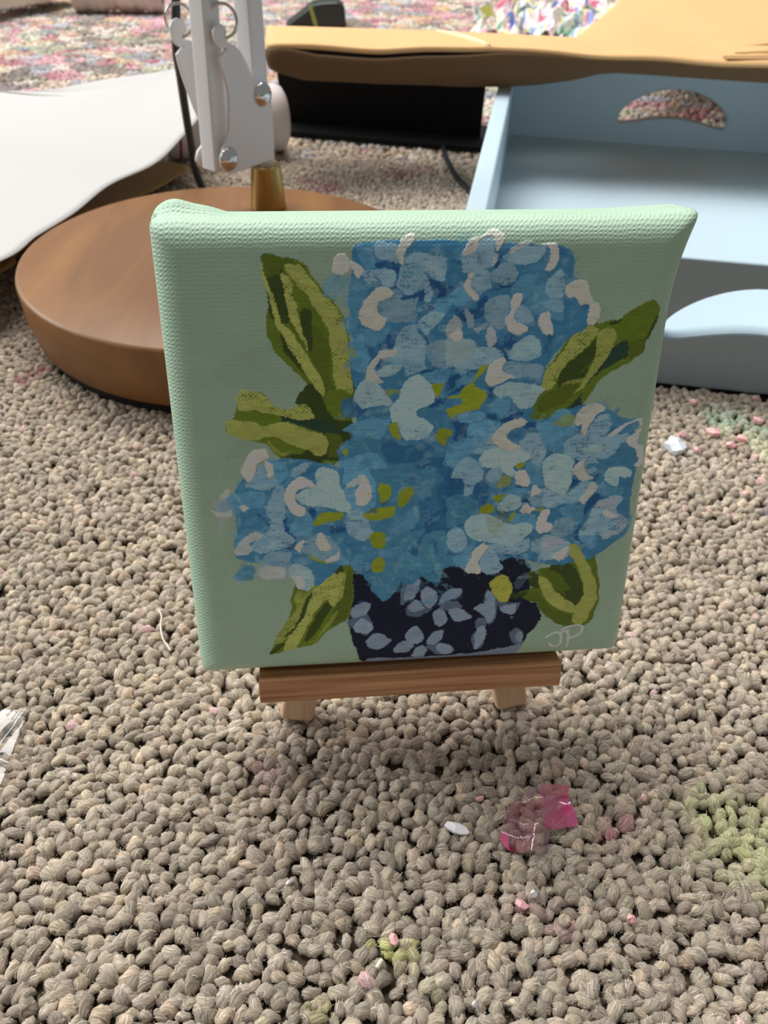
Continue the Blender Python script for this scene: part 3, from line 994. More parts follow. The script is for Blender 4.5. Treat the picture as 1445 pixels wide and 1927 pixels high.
def paint_canvas(N=900, size=104.0):
    """lays the brush strokes one over the other; returns pigment (linear rgb) and paint thickness on an NxN grid, row 0 = bottom"""
    ax = np.linspace(-size / 2, size / 2, N)
    X, Y = np.meshgrid(ax, ax)
    sh = (N, N)
    # wobble of the bristles
    wx = (vnoise(sh, (60, 60), 1) - .5) * 0.55 + (vnoise(sh, (330, 330), 2) - .5) * 0.34
    wy = (vnoise(sh, (60, 60), 3) - .5) * 0.55 + (vnoise(sh, (330, 330), 4) - .5) * 0.34
    streak = vnoise(sh, (240, 60), 5) * .5 + vnoise(sh, (120, 60), 6) * .5
    dots = .5 + .5 * np.sin(X * 2 * np.pi / .92) * np.sin(Y * 2 * np.pi / .78)
    blot = vnoise(sh, (45, 45), 7)
    weave = 0.5 + 0.5 * np.sin(Y * 2 * np.pi / 0.78 + 0.5 * np.sin(X * 2 * np.pi / 1.0)) * 1.0
    grit = vnoise(sh, (330, 330), 8)
    col = np.tile(np.array(srgb(PAL['M'], PAINT_GAIN)), (N, N, 1))
    col *= (0.97 + 0.06 * vnoise(sh, (30, 12), 9))[..., None]
    hgt = np.zeros(sh)
    thick = dict(c=.16, w=.1, y=.12, Y=.12, p=.09, q=.07, s=.05, l=.08, g=.06, k=.03, f=.1)
    h = ax[1] - ax[0]
    def small_dabs(count, keys, amin, amax, seed):
        R = np.random.default_rng(seed)
        done = 0
        while done < count:
            x, y = R.uniform(-40, 40), R.uniform(-32, 44)
            i, j = int((y + size / 2) / size * (N - 1)), int((x + size / 2) / size * (N - 1))
            c0 = col[i, j]
            if not (c0[2] > c0[1] * 1.06 and c0[2] > c0[0] * 1.25 and c0[2] > .06):
                continue
            done += 1
            L, wd, an = R.uniform(.7, 2.6), R.uniform(.35, 1.0), R.normal(0, .9)
            r_ = int((L + .6) / size * N) + 2
            S = (slice(max(0, i - r_), i + r_), slice(max(0, j - r_), j + r_))
            dx_, dy_ = X[S] + wx[S] - x, Y[S] + wy[S] - y
            u_, v_ = dx_ * math.cos(an) + dy_ * math.sin(an), -dx_ * math.sin(an) + dy_ * math.cos(an)
            v_ = v_ + .12 * u_ * u_ / L
            d_ = np.sqrt((u_ / L) ** 2 + (v_ / wd) ** 2)
            al = np.clip((1 - d_) * 3, 0, 1) * R.uniform(amin, amax) * np.clip((streak[S] * .5 + grit[S] * .6 - .25) * 3, 0, 1)
            pc = np.array(srgb(PAL[keys[R.integers(len(keys))]], PAINT_GAIN)) * R.uniform(.85, 1.15)
            near = np.abs(pc - c0).sum()
            al = al * (1 if near < .5 else .5)
            col[S] = col[S] * (1 - al[..., None]) + pc * al[..., None]
            hgt[S] = np.maximum(hgt[S], al * .05)
    dabbed = 0
    for si, ln in enumerate(PAINT):
        tk = ln.split()
        if tk[0] in 'q' and dabbed == 0:
            dabbed = 1
            small_dabs(420, 'bBuszst', .35, .8, 71)
        if tk[0] == 'l' and dabbed == 1:
            dabbed = 2
            small_dabs(700, 'qqpsspb', .2, .6, 72)
        key, a = tk[0], float(tk[1])
        pts = np.array([float(v) for v in tk[2:]]).reshape(-1, 2) / 10
        if a < 0:
            P = spline(np.c_[pts, np.zeros(len(pts))], 10)[:, :2]
            lo, hi = P.min(0) - 1, P.max(0) + 1
        else:
            P = smooth_poly(pts)
            lo, hi = P.min(0) - 1.0, P.max(0) + 1.0
        i0, i1 = np.searchsorted(ax, [lo[1], hi[1]])
        j0, j1 = np.searchsorted(ax, [lo[0], hi[0]])
        if i1 <= i0 or j1 <= j0:
            continue
        S = (slice(i0, i1), slice(j0, j1))
        if a < 0:
            xs, ys = X[S] + wx[S] * .2, Y[S] + wy[S] * .25
            dmin = np.full(xs.shape, 9.)
            for q in P:
                dmin = np.minimum(dmin, np.hypot(xs - q[0], ys - q[1]))
            al = np.clip((-a * .72 - dmin) / 0.12 + .5, 0, 1) * .95
            dry = 0
        else:
            al = np.zeros(X[S].shape)
            for ox, oy in ((-.25, -.25), (.25, -.25), (-.25, .25), (.25, .25)):
                al += inside(P, X[S] + wx[S] + ox * h * 1.6, Y[S] + wy[S] + oy * h * 1.6)
            al *= .25
            # drier brush: paint catches the ridges of the weave
            dry = dict(Y=.34, y=.16, q=.30, s=.28, c=.13, p=.20, w=.3, t=.3, m=.05, e=.5, f=.2, G=.08, g=.05).get(key, .06)
            hold = np.clip((0.42 * streak[S] + 0.14 * weave[S] + 0.44 * grit[S] - dry * (0.45 + .9 * blot[S])) * 6 + .25, 0, 1)
            soft = dict(q=.86, s=.85, p=.93, t=.8, u=.85, z=.8).get(key, 1.0)
            if key in 'Y':
                hold = np.clip((0.34 * dots[S] + .40 * grit[S] + .26 * streak[S] - .30 * (.25 + 1.2 * blot[S])) * 7 + .3, 0, 1)
            al = al * a * soft * (0.26 + 0.74 * hold if key not in 'Yf' else 0.08 + 0.92 * hold)
            if key == 'e':
                al = al * .5
        pc = np.array(srgb(PAL[key], PAINT_GAIN))
        tone = (0.86 + 0.30 * streak[S]) * (0.90 + 0.2 * np.random.default_rng(si).random())
        if key in 'nk':
            tone = 0.95 + 0.1 * streak[S]
        if key in 'qpsb':
            # each dab picked up a slightly different mix of blue and white
            k = np.random.default_rng(si + 900).random()
            pc = pc * (0.86 + 0.26 * k)
        c = pc[None, None] * tone[..., None]
        A = al[..., None]
        col[S] = col[S] * (1 - A) + c * A
        t = thick.get(key, .035)
        hgt[S] = np.maximum(hgt[S] * (1 - .6 * al), al * t * (0.75 + .5 * streak[S]))
    return np.clip(col, 0, .92), hgt, ax, streak


def canvas_material():
    a = NT('acrylic_on_canvas')
    at = a.n('ShaderNodeAttribute', attribute_name='paint')
    a.l(at.outputs['Color'], a.p.inputs['Base Color'])
    uv = a.n('ShaderNodeUVMap')
    wob = a.n('ShaderNodeTexNoise', ins={'Scale': .45, 'Detail': 3.0})
    a.l(uv.outputs['UV'], wob.inputs['Vector'])
    wsc = a.n('ShaderNodeVectorMath', operation='SCALE')
    wsc.inputs['Scale'].default_value = 0.9
    a.l(wob.outputs['Color'], wsc.inputs[0])
    wad = a.n('ShaderNodeVectorMath', operation='ADD')
    a.l(uv.outputs['UV'], wad.inputs[0])
    a.l(wsc.outputs['Vector'], wad.inputs[1])
    sx = a.n('ShaderNodeSeparateXYZ')
    a.l(wad.outputs['Vector'], sx.inputs[0])

    def wave(src, per, phase_src=None, k=0.0):
        m = a.n('ShaderNodeMath', operation='MULTIPLY')
        m.inputs[1].default_value = 2 * math.pi / per
        a.l(src, m.inputs[0])
        last = m.outputs[0]
        s = a.n('ShaderNodeMath', operation='SINE')
        a.l(last, s.inputs[0])
        return s.outputs[0]
    wx_ = wave(sx.outputs['X'], 0.92)
    wy_ = wave(sx.outputs['Y'], 0.78)
    # plain weave: product of the two thread directions plus stronger weft ridges
    pr = a.n('ShaderNodeMath', operation='MULTIPLY')
    a.l(wx_, pr.inputs[0])
    a.l(wy_, pr.inputs[1])
    s1 = a.n('ShaderNodeMath', operation='MULTIPLY_ADD')
    s1.inputs[1].default_value = 0.75
    a.l(wy_, s1.inputs[0])
    a.l(pr.outputs[0], s1.inputs[2])
    nz = a.n('ShaderNodeTexNoise', ins={'Scale': 2.2, 'Detail': 5.0, 'Roughness': .65})
    a.l(uv.outputs['UV'], nz.inputs['Vector'])
    s2 = a.n('ShaderNodeMath', operation='MULTIPLY_ADD')
    s2.inputs[1].default_value = 3.2
    a.l(nz.outputs['Fac'], s2.inputs[0])
    a.l(s1.outputs[0], s2.inputs[2])
    b = a.n('ShaderNodeBump', ins={'Strength': 0.8, 'Distance': 0.000042})
    a.l(s2.outputs[0], b.inputs['Height'])
    a.l(b.outputs['Normal'], a.p.inputs['Normal'])
    a.set(Roughness=0.42, Specular_IOR_Level=0.28)
    return a.m


canvas = thing('painted_canvas', 'small square canvas painted with blue hydrangeas in a navy vase, standing on the mini easel', 'painting',
               TC - uy * 0.0505 - n_ * 0.007, CROT)


def build_canvas():
    N = 900
    img, hgt, ax, streak = paint_canvas(N)
    G = 860
    half, r, depth = 0.0497, 0.0056, 0.0150
    g = np.linspace(-1, 1, G)
    U, Vv = np.meshgrid(g, g)
    x, y = U * half, Vv * half
    dx = np.maximum(np.abs(x) - (half - r), 0) / r
    dy = np.maximum(np.abs(y) - (half - r), 0) / r
    rr = (dx ** 7 + dy ** 7) ** (1 / 7)
    k = np.where(rr > 1, 1 / np.maximum(rr, 1e-9), 1)
    dx2, dy2, rr2 = dx * k, dy * k, np.minimum(rr, 1)
    X = np.where(dx > 0, np.sign(x) * (half - r + r * dx2), x)
    Y = np.where(dy > 0, np.sign(y) * (half - r + r * dy2), y)
    Z = -r * (1 - np.sqrt(np.clip(1 - rr2 ** 2, 0, 1)))

    def sample(Xm, Ym, A):
        fx = np.clip((Xm * 1000 - ax[0]) / (ax[1] - ax[0]), 0, N - 1.001)
        fy = np.clip((Ym * 1000 - ax[0]) / (ax[1] - ax[0]), 0, N - 1.001)
        i, j = fy.astype(int), fx.astype(int)
        b, c = fy - i, fx - j
        if A.ndim == 3:
            b, c = b[..., None], c[..., None]
        return (A[i, j] * (1 - b) * (1 - c) + A[i + 1, j] * b * (1 - c) + A[i, j + 1] * (1 - b) * c + A[i + 1, j + 1] * b * c)
    C = sample(U * 0.0515, Vv * 0.0515, img) if False else sample(X, Y, img)
    H = sample(X, Y, hgt) * 0.001
    big = vnoise((G, G), (5, 5), 21)
    Z = Z + H * (rr2 < .97) + (big - .5) * 0.0005 * (1 - np.clip(rr2, 0, 1))
    # canvas gathered at the corners
    def ear(X, Y, Z):
        e = np.clip(((X / half) + (Y / half) - 1.62) / 0.38, 0, 1.0) ** 2.0          # upper right: pulled outwards
        X = X + e * 0.0040
        Y = Y + e * 0.0010
        w = np.exp(-((X + 0.0455) / 0.0042) ** 2) * np.clip((Y - 0.046) / 0.0036, 0, 1)      # upper left: folded lump
        w2 = np.exp(-((X + 0.0395) / 0.0035) ** 2) * np.clip((Y - 0.046) / 0.0036, 0, 1)
        return X, Y, w + .45 * w2
    X, Y, bump = ear(X, Y, Z)
    loop = [(0, j) for j in range(G - 1)] + [(i, G - 1) for i in range(G - 1)] + [(G - 1, j) for j in range(G - 1, 0, -1)] + [(i, 0) for i in range(G - 1, 0, -1)]
    li = np.array([i * G + j for i, j in loop])
    P = np.stack([X, Y, Z], -1).reshape(-1, 3)
    P[:, 1] += bump.ravel() * 0.0003
    idx = np.arange(G * G).reshape(G, G)
    F = np.stack([idx[:-1, :-1], idx[:-1, 1:], idx[1:, 1:], idx[1:, :-1]], -1).reshape(-1, 4)
    cols = [C.reshape(-1, 3)]
    uvs = [np.stack([X * 1000, Y * 1000], -1).reshape(-1, 2)]
    pts = [P]
    ring0 = P[li]
    last = li
    nv = G * G
    faces = [F]
    mint = np.array(srgb(PAL['M'], PAINT_GAIN))
    bl = bump.ravel()[li]
    for s, inset in ((0.12, 0), (0.3, 0), (0.5, 0), (0.72, 0), (0.9, 0), (1.0, 0.0004), (1.0, 0.006)):
        R = ring0.copy()
        R[:, 2] = ring0[:, 2] * (1 - s) - depth * s
        if inset:
            R[:, 0] *= 1 - inset / half
            R[:, 1] *= 1 - inset / half
        else:
            R[:, 1] += bl * 0.0025 * math.sin(math.pi * min(1, s * 1.15 + .1))
        pts.append(R)
        c = np.tile(mint, (len(R), 1)) * (0.96 + .08 * rng.random(len(R)))[:, None]
        if s < .3:
            c = 0.5 * c + 0.5 * C.reshape(-1, 3)[li]
        cols.append(c)
        u = uvs[0][li].copy()
        u += np.where(np.abs(ring0[:, :2]) > half - 0.0005, np.sign(ring0[:, :2]), 0) * s * 15
        uvs.append(u)
        cur = np.arange(nv, nv + len(R))
        faces.append(np.stack([last, cur, np.roll(cur, -1), np.roll(last, -1)], -1))
        last = cur
        nv += len(R)
    Pall = np.vstack(pts)
    W = frame_pts(CF, Pall)
    o = obj('canvas_cloth', W, np.vstack(faces), canvas_material(), canvas, attr={'paint': np.vstack(cols)}, uv=np.vstack(uvs))
    o['label'] = 'mint painted canvas face with blue flowers, green leaves, dark vase and the initials JP'
    return o


build_canvas()
M_pine = wood('pine', srgb('#b98f67'), srgb('#d9b58d'), 60, (1, 1, 0.15), .6)
for nm, b in (('t', (-.0455, .0455, .0395, .0478)), ('b', (-.0455, .0455, -.0478, -.0395)), ('l', (-.0478, -.0395, -.0390, .0390)), ('r', (.0395, .0478, -.0390, .0390))):
    o = obj('stretcher_bar', frame_pts(CF, box_pts(b[0], b[1], b[2], b[3], -.0142, -.0042)), BOXF, M_pine, canvas, smooth=False)

M_beech = wood('pale_beech', srgb('#c9a27e'), srgb('#e2c09c'), 380, (1, .08, 1), .55)
M_ledge = wood('brown_beech', srgb('#94592f'), srgb('#d9a476'), 420, (0.035, 1.2, 1.2), .45)
foot = TC - uy * 0.0765 - n_ * 0.0185
easel = thing('mini_easel', 'small pale wooden tabletop easel with a brown ledge holding up the square canvas', 'easel', (foot[0], foot[1], 0), CROT)
lean = 0.20
for s in (-1, 1):
    beam('leg', CF, (s * 0.0290, -0.0770), (s * 0.0290 - s * lean * 0.119, 0.0420), 0.0088, 0.0050, -0.0185, M_beech, easel, .0012)
o = obj('ledge', frame_pts(CF, box_pts(-.0364, .0350, -.0567, -.0502, -.0160, .0008)), BOXF, M_ledge, easel, smooth=False)
bevel(o, .0005, 2)
beam('crossbar', CF, (-0.0165, -0.006), (0.0165, -0.006), 0.0075, 0.0040, -0.0230, M_beech, easel)
top_ = TC + uy * 0.036 - n_ * 0.0235
bot_ = np.array([top_[0] - 0.010, top_[1] + 0.062, 0.0008])
d = bot_ - top_
d /= np.linalg.norm(d)
sx_ = np.cross(d, [0, 0, 1.])
sx_ /= np.linalg.norm(sx_)
RF = (top_, d, sx_, np.cross(d, sx_))
beam('rear_leg', RF, (0, 0), (np.linalg.norm(bot_ - top_), 0), .0085, .0045, 0, M_beech, easel)

# ------------------------------------------------------------------ desk lamp
M_base = wood('stained_walnut', srgb('#68421e'), srgb('#8e6030'), 26, (1, .16, 1), .5, .04, (0, 0, .5))
M_felt = plain('black_felt', srgb('#17150f'), .95, bump=.5, bscale=900)
M_white = plain('white_enamel', srgb('#dcd9d8'), .32, bump=.03, bscale=300)
M_brass = plain('brushed_brass', srgb('#ab9258'), .3, 1.0, bump=.05, bscale=700)
M_steel = plain('polished_steel', srgb('#c9c6c2'), .16, 1.0)
M_black = plain('black_rubber', srgb('#1d1f22'), .45)
LC = np.array([-0.0745, 0.3594])
RB = 0.0929
lamp = thing('desk_lamp', 'white jointed desk lamp on a round brown wooden base behind the canvas', 'lamp', (LC[0], LC[1], 0))
prof = [(RB - .007, .0035), (RB - .0045, .0042), (RB - .003, .0060), (RB - .0008, .0160), (RB, .0300), (RB - .0006, .0313), (RB - .002, .0320), (RB * .6, .0322), (.012, .0322)]
obj('lamp_base', *lathe((LC[0], LC[1], 0), prof, 160), M_base, lamp)
obj('felt_pad', *lathe((LC[0], LC[1], 0), [(RB - .006, 0.0), (RB - .006, .0036)], 120), M_felt, lamp)
PC = np.array([-0.0643, 0.4190])
obj('brass_collar', *lathe((PC[0], PC[1], 0), [(.0090, .0318), (.0090, .0330), (.0073, .0525), (.0073, .0535), (.0062, .0535), (.0060, .0505)], 64), M_brass, lamp)
obj('pivot_pin', *lathe((PC[0], PC[1], 0), [(.0046, .050), (.0046, .074)], 32), M_white, lamp)
th = math.radians(54)
e_ = np.array([math.cos(th), math.sin(th), 0])
N_ = np.array([math.sin(th), -math.cos(th), 0])
Zu = np.array([0, 0, 1.])
O_ = np.array([PC[0], PC[1], 0])


def ray(px, py):
    """viewing ray used once to size the bracket outline"""
    v = fwd + right * (px - 722.5) / 1520 + down * (py - 963.5) / 1520
    return v


def on_plate(px, py, dd):
    v = ray(px, py)
    c = np.array([0, 0, CAM_H])
    t = ((O_ + N_ * dd - c) @ N_) / (v @ N_)
    q = c + v * t - O_
    return float(q @ e_), float(q[2])


PD = 0.0125
out_px = [(411, 108), (413, 124), (421, 145), (427, 166), (430, 199), (429, 245), (424, 266), (418, 280), (414, 299), (416, 315), (422, 324), (430.6, 327), (440, 325), (501, 303), (513, 299),
          (513.5, 255), (511, 215), (509, 193), (507, 172), (503, 163), (495, 158), (484, 152), (472.6, 144), (463, 120), (452, 98), (440, 84), (428, 80),
          (422, 70), (425, 62), (422, 50), (414, 44), (405, 47), (400, 58), (402, 74), (407, 86), (413, 93), (425, 90)]
plate = [on_plate(x, y, PD) for x, y in out_px]
in_px = [(331, 102), (335, 120), (343, 146), (351, 168), (364, 203), (377, 232), (384, 258), (380, 272), (371, 285), (369, 298), (374, 312), (384, 318), (396, 316), (440, 311), (470, 303), (478, 292),
         (478, 182), (466, 152), (430, 126), (398, 104), (376, 88), (362, 76), (348, 74), (342, 69), (346, 62), (349, 50), (343, 38), (332, 33), (322, 39), (319, 52), (322, 68), (328, 82), (336, 88), (344, 86)]
inner = [on_plate(x, y, -PD) for x, y in in_px]
PFR = (O_, e_, Zu, N_)
plates = []
for dd, lab in ((PD, 'outer white bracket plate with two domed screws'), (-PD, 'inner white bracket plate')):
    b = obj('bracket_plate', *prism(PFR, plate if dd > 0 else inner, dd - .0008, dd + .0008), M_white, lamp, smooth=False)
    bevel(b, .0004, 2, 50)
    b['label'] = lab
    plates.append(b)
scr = [on_plate(491.5, 177, PD), on_plate(428, 299, PD)]
scr_in = [on_plate(452, 172, -PD), on_plate(386, 299, -PD)]
pr = [(.0052, 0), (.0052, .0004), (.0048, .0012), (.0040, .0021), (.0028, .0028), (.0014, .0032), (.0004, .0033)]
for q in range(2):
    s_, z_ = scr[q]
    obj('screw', *lathe(O_ + e_ * s_ + Zu * z_ + N_ * (PD + .0006), pr, 40, N_), M_steel, plates[0])
    obj('spacer', *lathe(O_ + e_ * s_ + Zu * z_ + N_ * .0, [(.0028, 0), (.0028, PD - .0002)], 24, N_), M_white, lamp)
    s_, z_ = scr_in[q]
    obj('screw', *lathe(O_ + e_ * s_ + Zu * z_ - N_ * (PD + .0006), pr, 40, -N_), M_steel, plates[1])
    obj('spacer', *lathe(O_ + e_ * s_ + Zu * z_ - N_ * (PD - .0002), [(.0028, 0), (.0028, PD + .0012)], 24, N_), M_white, lamp)


def arm(name, s0, z0, s1, z1, dz, w):
    F2 = (O_ + N_ * dz, e_, Zu, N_)
    return beam(name, F2, (s0, z0), (s1, z1), w, w, 0, M_white, lamp, .0011)


arm('arm', scr[1][0] - .0005, scr[1][1] - .006, scr[1][0] + .0095, .330, .005, .0092)
arm('arm', scr[0][0] + .0035, scr[0][1] - .008, scr[0][0] + .002, .330, .005, .0092)


def spring(name, s0, z0, dd):
    """end ring through the hook, then a close coil rising from it"""
    c = O_ + e_ * s0 + Zu * z0 + N_ * dd
    ax1 = 0.8 * N_ + 0.6 * e_
    ax1 /= np.linalg.norm(ax1)
    ax2 = np.cross(ax1, Zu)
    ring = [c + .0062 * (math.cos(a) * ax1 * 0.95 + math.sin(a) * Zu) for a in np.linspace(-2.0, 2 * math.pi - 2.35, 40)]
    coil = []
    base = c + Zu * .0085
    for i in range(600):
        a = i * 2 * math.pi / 18
        coil.append(base + Zu * (i * .000145) + .0045 * (math.cos(a) * ax1 + math.sin(a) * ax2))
    v1, f1 = tube(ring, .00065, 8)
    v2, f2 = tube(coil, .00065, 6)
    f2 = [tuple(k + len(v1) for k in f) for f in f2]
    obj(name, np.vstack([v1, v2]), f1 + f2, M_steel, lamp)


hk = on_plate(419, 43, PD)
spring('spring', hk[0], hk[1] + .0008, PD)
hk2 = on_plate(338, 42, -PD)
spring('spring', hk2[0], hk2[1] + .0008, -PD)


def at_y(px, py, y):
    v = ray(px, py)
    return np.array([0, 0, CAM_H]) + v * (y / v[1])


cab = [at_y(330, -60, .43), at_y(331, 20, .428), at_y(332, 95, .43), at_y(339, 142, .437), at_y(349, 210, .447), at_y(362, 288, .456), at_y(374, 338, .461)]
cab.append(np.array([cab[-1][0] + .004, .466, .016]))
cab.append(np.array([cab[-1][0] - .004, .472, .0045]))
cab.append(np.array([cab[-1][0] - .02, .490, .0028]))
cab.append(np.array([cab[-1][0] - .05, .535, .0028]))
obj('cable', *tube(spline(cab), .0021, 12), M_black, lamp)

# ------------------------------------------------------------------ pale blue tray
M_tray = plain('pale_blue_paint', srgb('#c1d5df'), .38, bump=.06, bscale=260, var=.02)
M_tray_out = plain('grey_blue_outer', srgb('#8b979d'), .5, bump=.06, bscale=260, var=.02)  # greyer tone for the outer faces of the end walls
TO = np.array([0.0262, 0.3216, 0.0])
tu = np.array([0.989, -0.148, 0])
tv = np.array([0.148, 0.989, 0])
TF = (TO, tu, tv, Zu)
TW, TL, TH, TT = 0.252, 0.352, 0.0568, 0.0095
tray = thing('serving_tray', 'pale blue wooden tray with cut-out handles, right of the canvas under the cardboard', 'tray', TO + tu * TW / 2 + tv * TL / 2, Matrix(((tu[0], tv[0], 0), (tu[1], tv[1], 0), (0, 0, 1))))
o = obj('tray_floor', frame_pts(TF, box_pts(.006, TW - .006, .006, TL - .006, .002, .0085)), BOXF, M_tray, tray, smooth=False)


def end_wall(y0):
    """end board with a kidney shaped hand hole"""
    cx_, w_, z_, h_ = TW / 2 + .0005, .0385, .0285, .0090
    inner = []
    n = 64
    for i in range(n):
        a = 2 * math.pi * i / n
        cc, ss = math.cos(a), math.sin(a)
        x = w_ * np.sign(cc) * abs(cc) ** .75
        z = h_ * np.sign(ss) * abs(ss) ** .8 + 0.0115 * (1 - (x / w_) ** 2) - .0035
        if ss > 0:
            z += .0008
        inner.append((cx_ + x, z_ + z))
    # outer outline sampled with the same count
    outer = []
    x0, x1, z0, z1 = 0, TW, 0.0, TH
    for i in range(n):
        a = 2 * math.pi * i / n
        cc, ss = math.cos(a), math.sin(a)
        k = min((TW / 2) / max(abs(cc), 1e-6), (TH / 2) / max(abs(ss), 1e-6) * 2.0)
        x = np.clip(TW / 2 + cc * k, x0, x1)
        z = np.clip(TH / 2 + ss * k * .5, z0, z1)
        outer.append((x, z))
    # snap to the true corners
    for cxn, czn in ((x0, z0), (x1, z0), (x1, z1), (x0, z1)):
        j = min(range(n), key=lambda q: (outer[q][0] - cxn) ** 2 + 4 * (outer[q][1] - czn) ** 2)
        outer[j] = (cxn, czn)
    P, Fc = [], []
    for yy in (y0, y0 + TT):
        P += [(x, yy, z) for x, z in outer] + [(x, yy, z) for x, z in inner]
    for i in range(n):
        k = (i + 1) % n
        Fc.append((i, k, n + k, n + i))
        Fc.append((2 * n + i, 3 * n + i, 3 * n + k, 2 * n + k))
        Fc.append((i, 2 * n + i, 2 * n + k, k))
        Fc.append((n + i, n + k, 3 * n + k, 3 * n + i))
    w = obj('end_wall', frame_pts(TF, P), Fc, M_tray, tray, smooth=False)
    w.data.materials.append(M_tray_out)
    for q, p_ in enumerate(w.data.polygons):
        if q % 4 == (0 if y0 == 0 else 1):
            p_.material_index = 1
    bevel(w, .0016, 3, 40)
    return w


end_wall(0.0)
end_wall(TL - TT)
for x0 in (0.0, TW - TT):
    o = obj('side_wall', frame_pts(TF, box_pts(x0, x0 + TT, TT, TL - TT, 0, TH)), BOXF, M_tray, tray, smooth=False)
    bevel(o, .0014, 3)

# ------------------------------------------------------------------ cardboard
M_card = plain('corrugated_card', srgb('#dcae76'), .8, bump=.12, bscale=160, var=.05, vscale=25)
M_ink = plain('brown_print', srgb('#a57f50'), .85)
M_card_shade = plain('shaded_card', srgb('#644829'), .85, bump=.12, bscale=160, var=.08, vscale=25)  # same card darkened, shade on the flaps put into the colour
ZC = 0.0800
box_ = thing('cardboard_box', 'flattened brown cardboard box lying across the far end of the blue tray', 'box', (0.13, 0.60, 0.0575))


def sheet_from(rows, thick, name, m, parent, solid=True):
    """rows: list of equally long point rows"""
    A = np.array(rows, float)
    r, c = A.shape[:2]
    idx = np.arange(r * c).reshape(r, c)
    F = np.stack([idx[:-1, :-1], idx[:-1, 1:], idx[1:, 1:], idx[1:, :-1]], -1).reshape(-1, 4)
    o = obj(name, A.reshape(-1, 3), F, m, parent)
    if solid:
        sm = o.modifiers.new('solid', 'SOLIDIFY')
        sm.thickness = thick
        sm.offset = 0
    return o


fx = np.array([-.082, -.075, -.045, -.010, .025, .056, .09, .118, .16, .222, .32, .46])
fyv = np.array([.560, .557, .560, .563, .566, .565, .561, .558, .555, .548, .536, .52])
fzv = ZC + np.array([.000, .001, .000, -.001, .0, .002, .001, .0005, .000, -.0005, -.001, -.001])
xi = np.linspace(-.081, .44, 150)
fyi, fzi = np.interp(xi, fx, fyv), np.interp(xi, fx, fzv) + 0.0005 * np.sin(xi * 90)
# the strip on the left is shallow, the panel on the right runs far back
by = np.interp(xi, [-.090, .025, .073, .118, .30, .44], [.623, .624, .620, .615, 1.11, 1.15])
rows = []
for t in np.linspace(0, 1, 24):
    y = fyi * (1 - t) + by * t
    rows.append(np.c_[xi - .008 * t * np.clip((-.03 - xi) / .05, 0, 1), y, fzi * (1 - t) + ZC * t + .0012 * math.sin(t * 3.1) + .0012 * np.sin(y * 25) * np.clip((y - .62) * 5, 0, 1)])
sheet_from(rows, .0028, 'top_panel', M_card, box_)
# raised crease between the strip and the folded corner
cr0, cr1 = np.array([.025, .622, ZC + .0012]), np.array([.056, .567, ZC + .0030])
pts_ = [cr0 + (cr1 - cr0) * t + np.array([0, 0, .0006 * math.sin(t * 3.1)]) for t in np.linspace(0, 1, 12)]
obj('crease', *tube(pts_, [.0010 + .0009 * math.sin(t * 3.0) for t in np.linspace(0, 1, 12)], 8), plain('torn_card', srgb('#f4dcae'), .8), box_)
# the hanging front flap, deeper towards the left
zl = np.interp(xi, [-.082, -.06, -.01, .04, .066, .088, .107, .118, .123, .135, .229, .44], [.0665, .0610, .0590, .0588, .0600, .0628, .0665, .0695, .0712, .0725, .0713, .071])
gap = np.interp(xi, [-.1, -.068, -.06, -.05, -.02, .03, .056, .065], [0, .0, .0012, .0028, .0026, .0022, .001, 0.0])
rows = []
for t in np.linspace(0, 1, 14):
    z = (fzi - .0012 - gap) * (1 - t) + zl * t
    lf = np.clip((.12 - xi) / .1, 0, 1)
    y = fyi + .0004 - gap * .4 - .003 * math.sin(t * 2.6) * lf + .012 * t * t * (lf + .25) + .0008 * np.sin(xi * 70 + 3 * t) * t * lf
    rows.append(np.c_[xi, y, z])
sheet_from(rows, .0024, 'front_flap', M_card_shade, box_)
# unseen sheet added behind the strip to keep back light out of the gap
xb = np.linspace(-.078, .30, 90)
yb = np.interp(xb, xi, np.minimum(by, .64)) - .002
zend = np.where(xb < .064, .070, .0600)
rows = []
for t in np.linspace(0, 1, 14):
    z = (ZC - .002) * (1 - t) + zend * t
    rows.append(np.c_[xb, yb + (ZC - z) * np.where(xb < .064, .95, 2.6), z])
sheet_from(rows, .0024, 'rear_light_stop', M_card_shade, box_)
# printed mark: three slanting bars
IF = (np.array([0, 0, ZC + .0019]), np.array([1., 0, 0]), np.array([0, 1., 0]), Zu)


def at_z(px, py, z):
    v = ray(px, py)
    return np.array([0, 0, CAM_H]) + v * ((z - CAM_H) / v[2])


for a, b, c_, d_ in (((1360, 105), (1450, 101), (1450, 110), (1368, 111)), ((1383, 99), (1450, 89), (1450, 97), (1400, 100)), ((1402, 86), (1408, 78), (1450, 78), (1450, 84))):
    q = [at_z(*p, ZC + .0019)[:2] for p in (a, d_, c_, b)]
    q[2] = q[2] + np.array([.02, 0])
    q[3] = q[3] + np.array([.02, 0])
    mk = obj('printed_mark', *prism(IF, [tuple(v) for v in q][::1], -.0006, .0001), M_ink, box_, smooth=False)
    mk['label'] = 'faded brown printed bar'

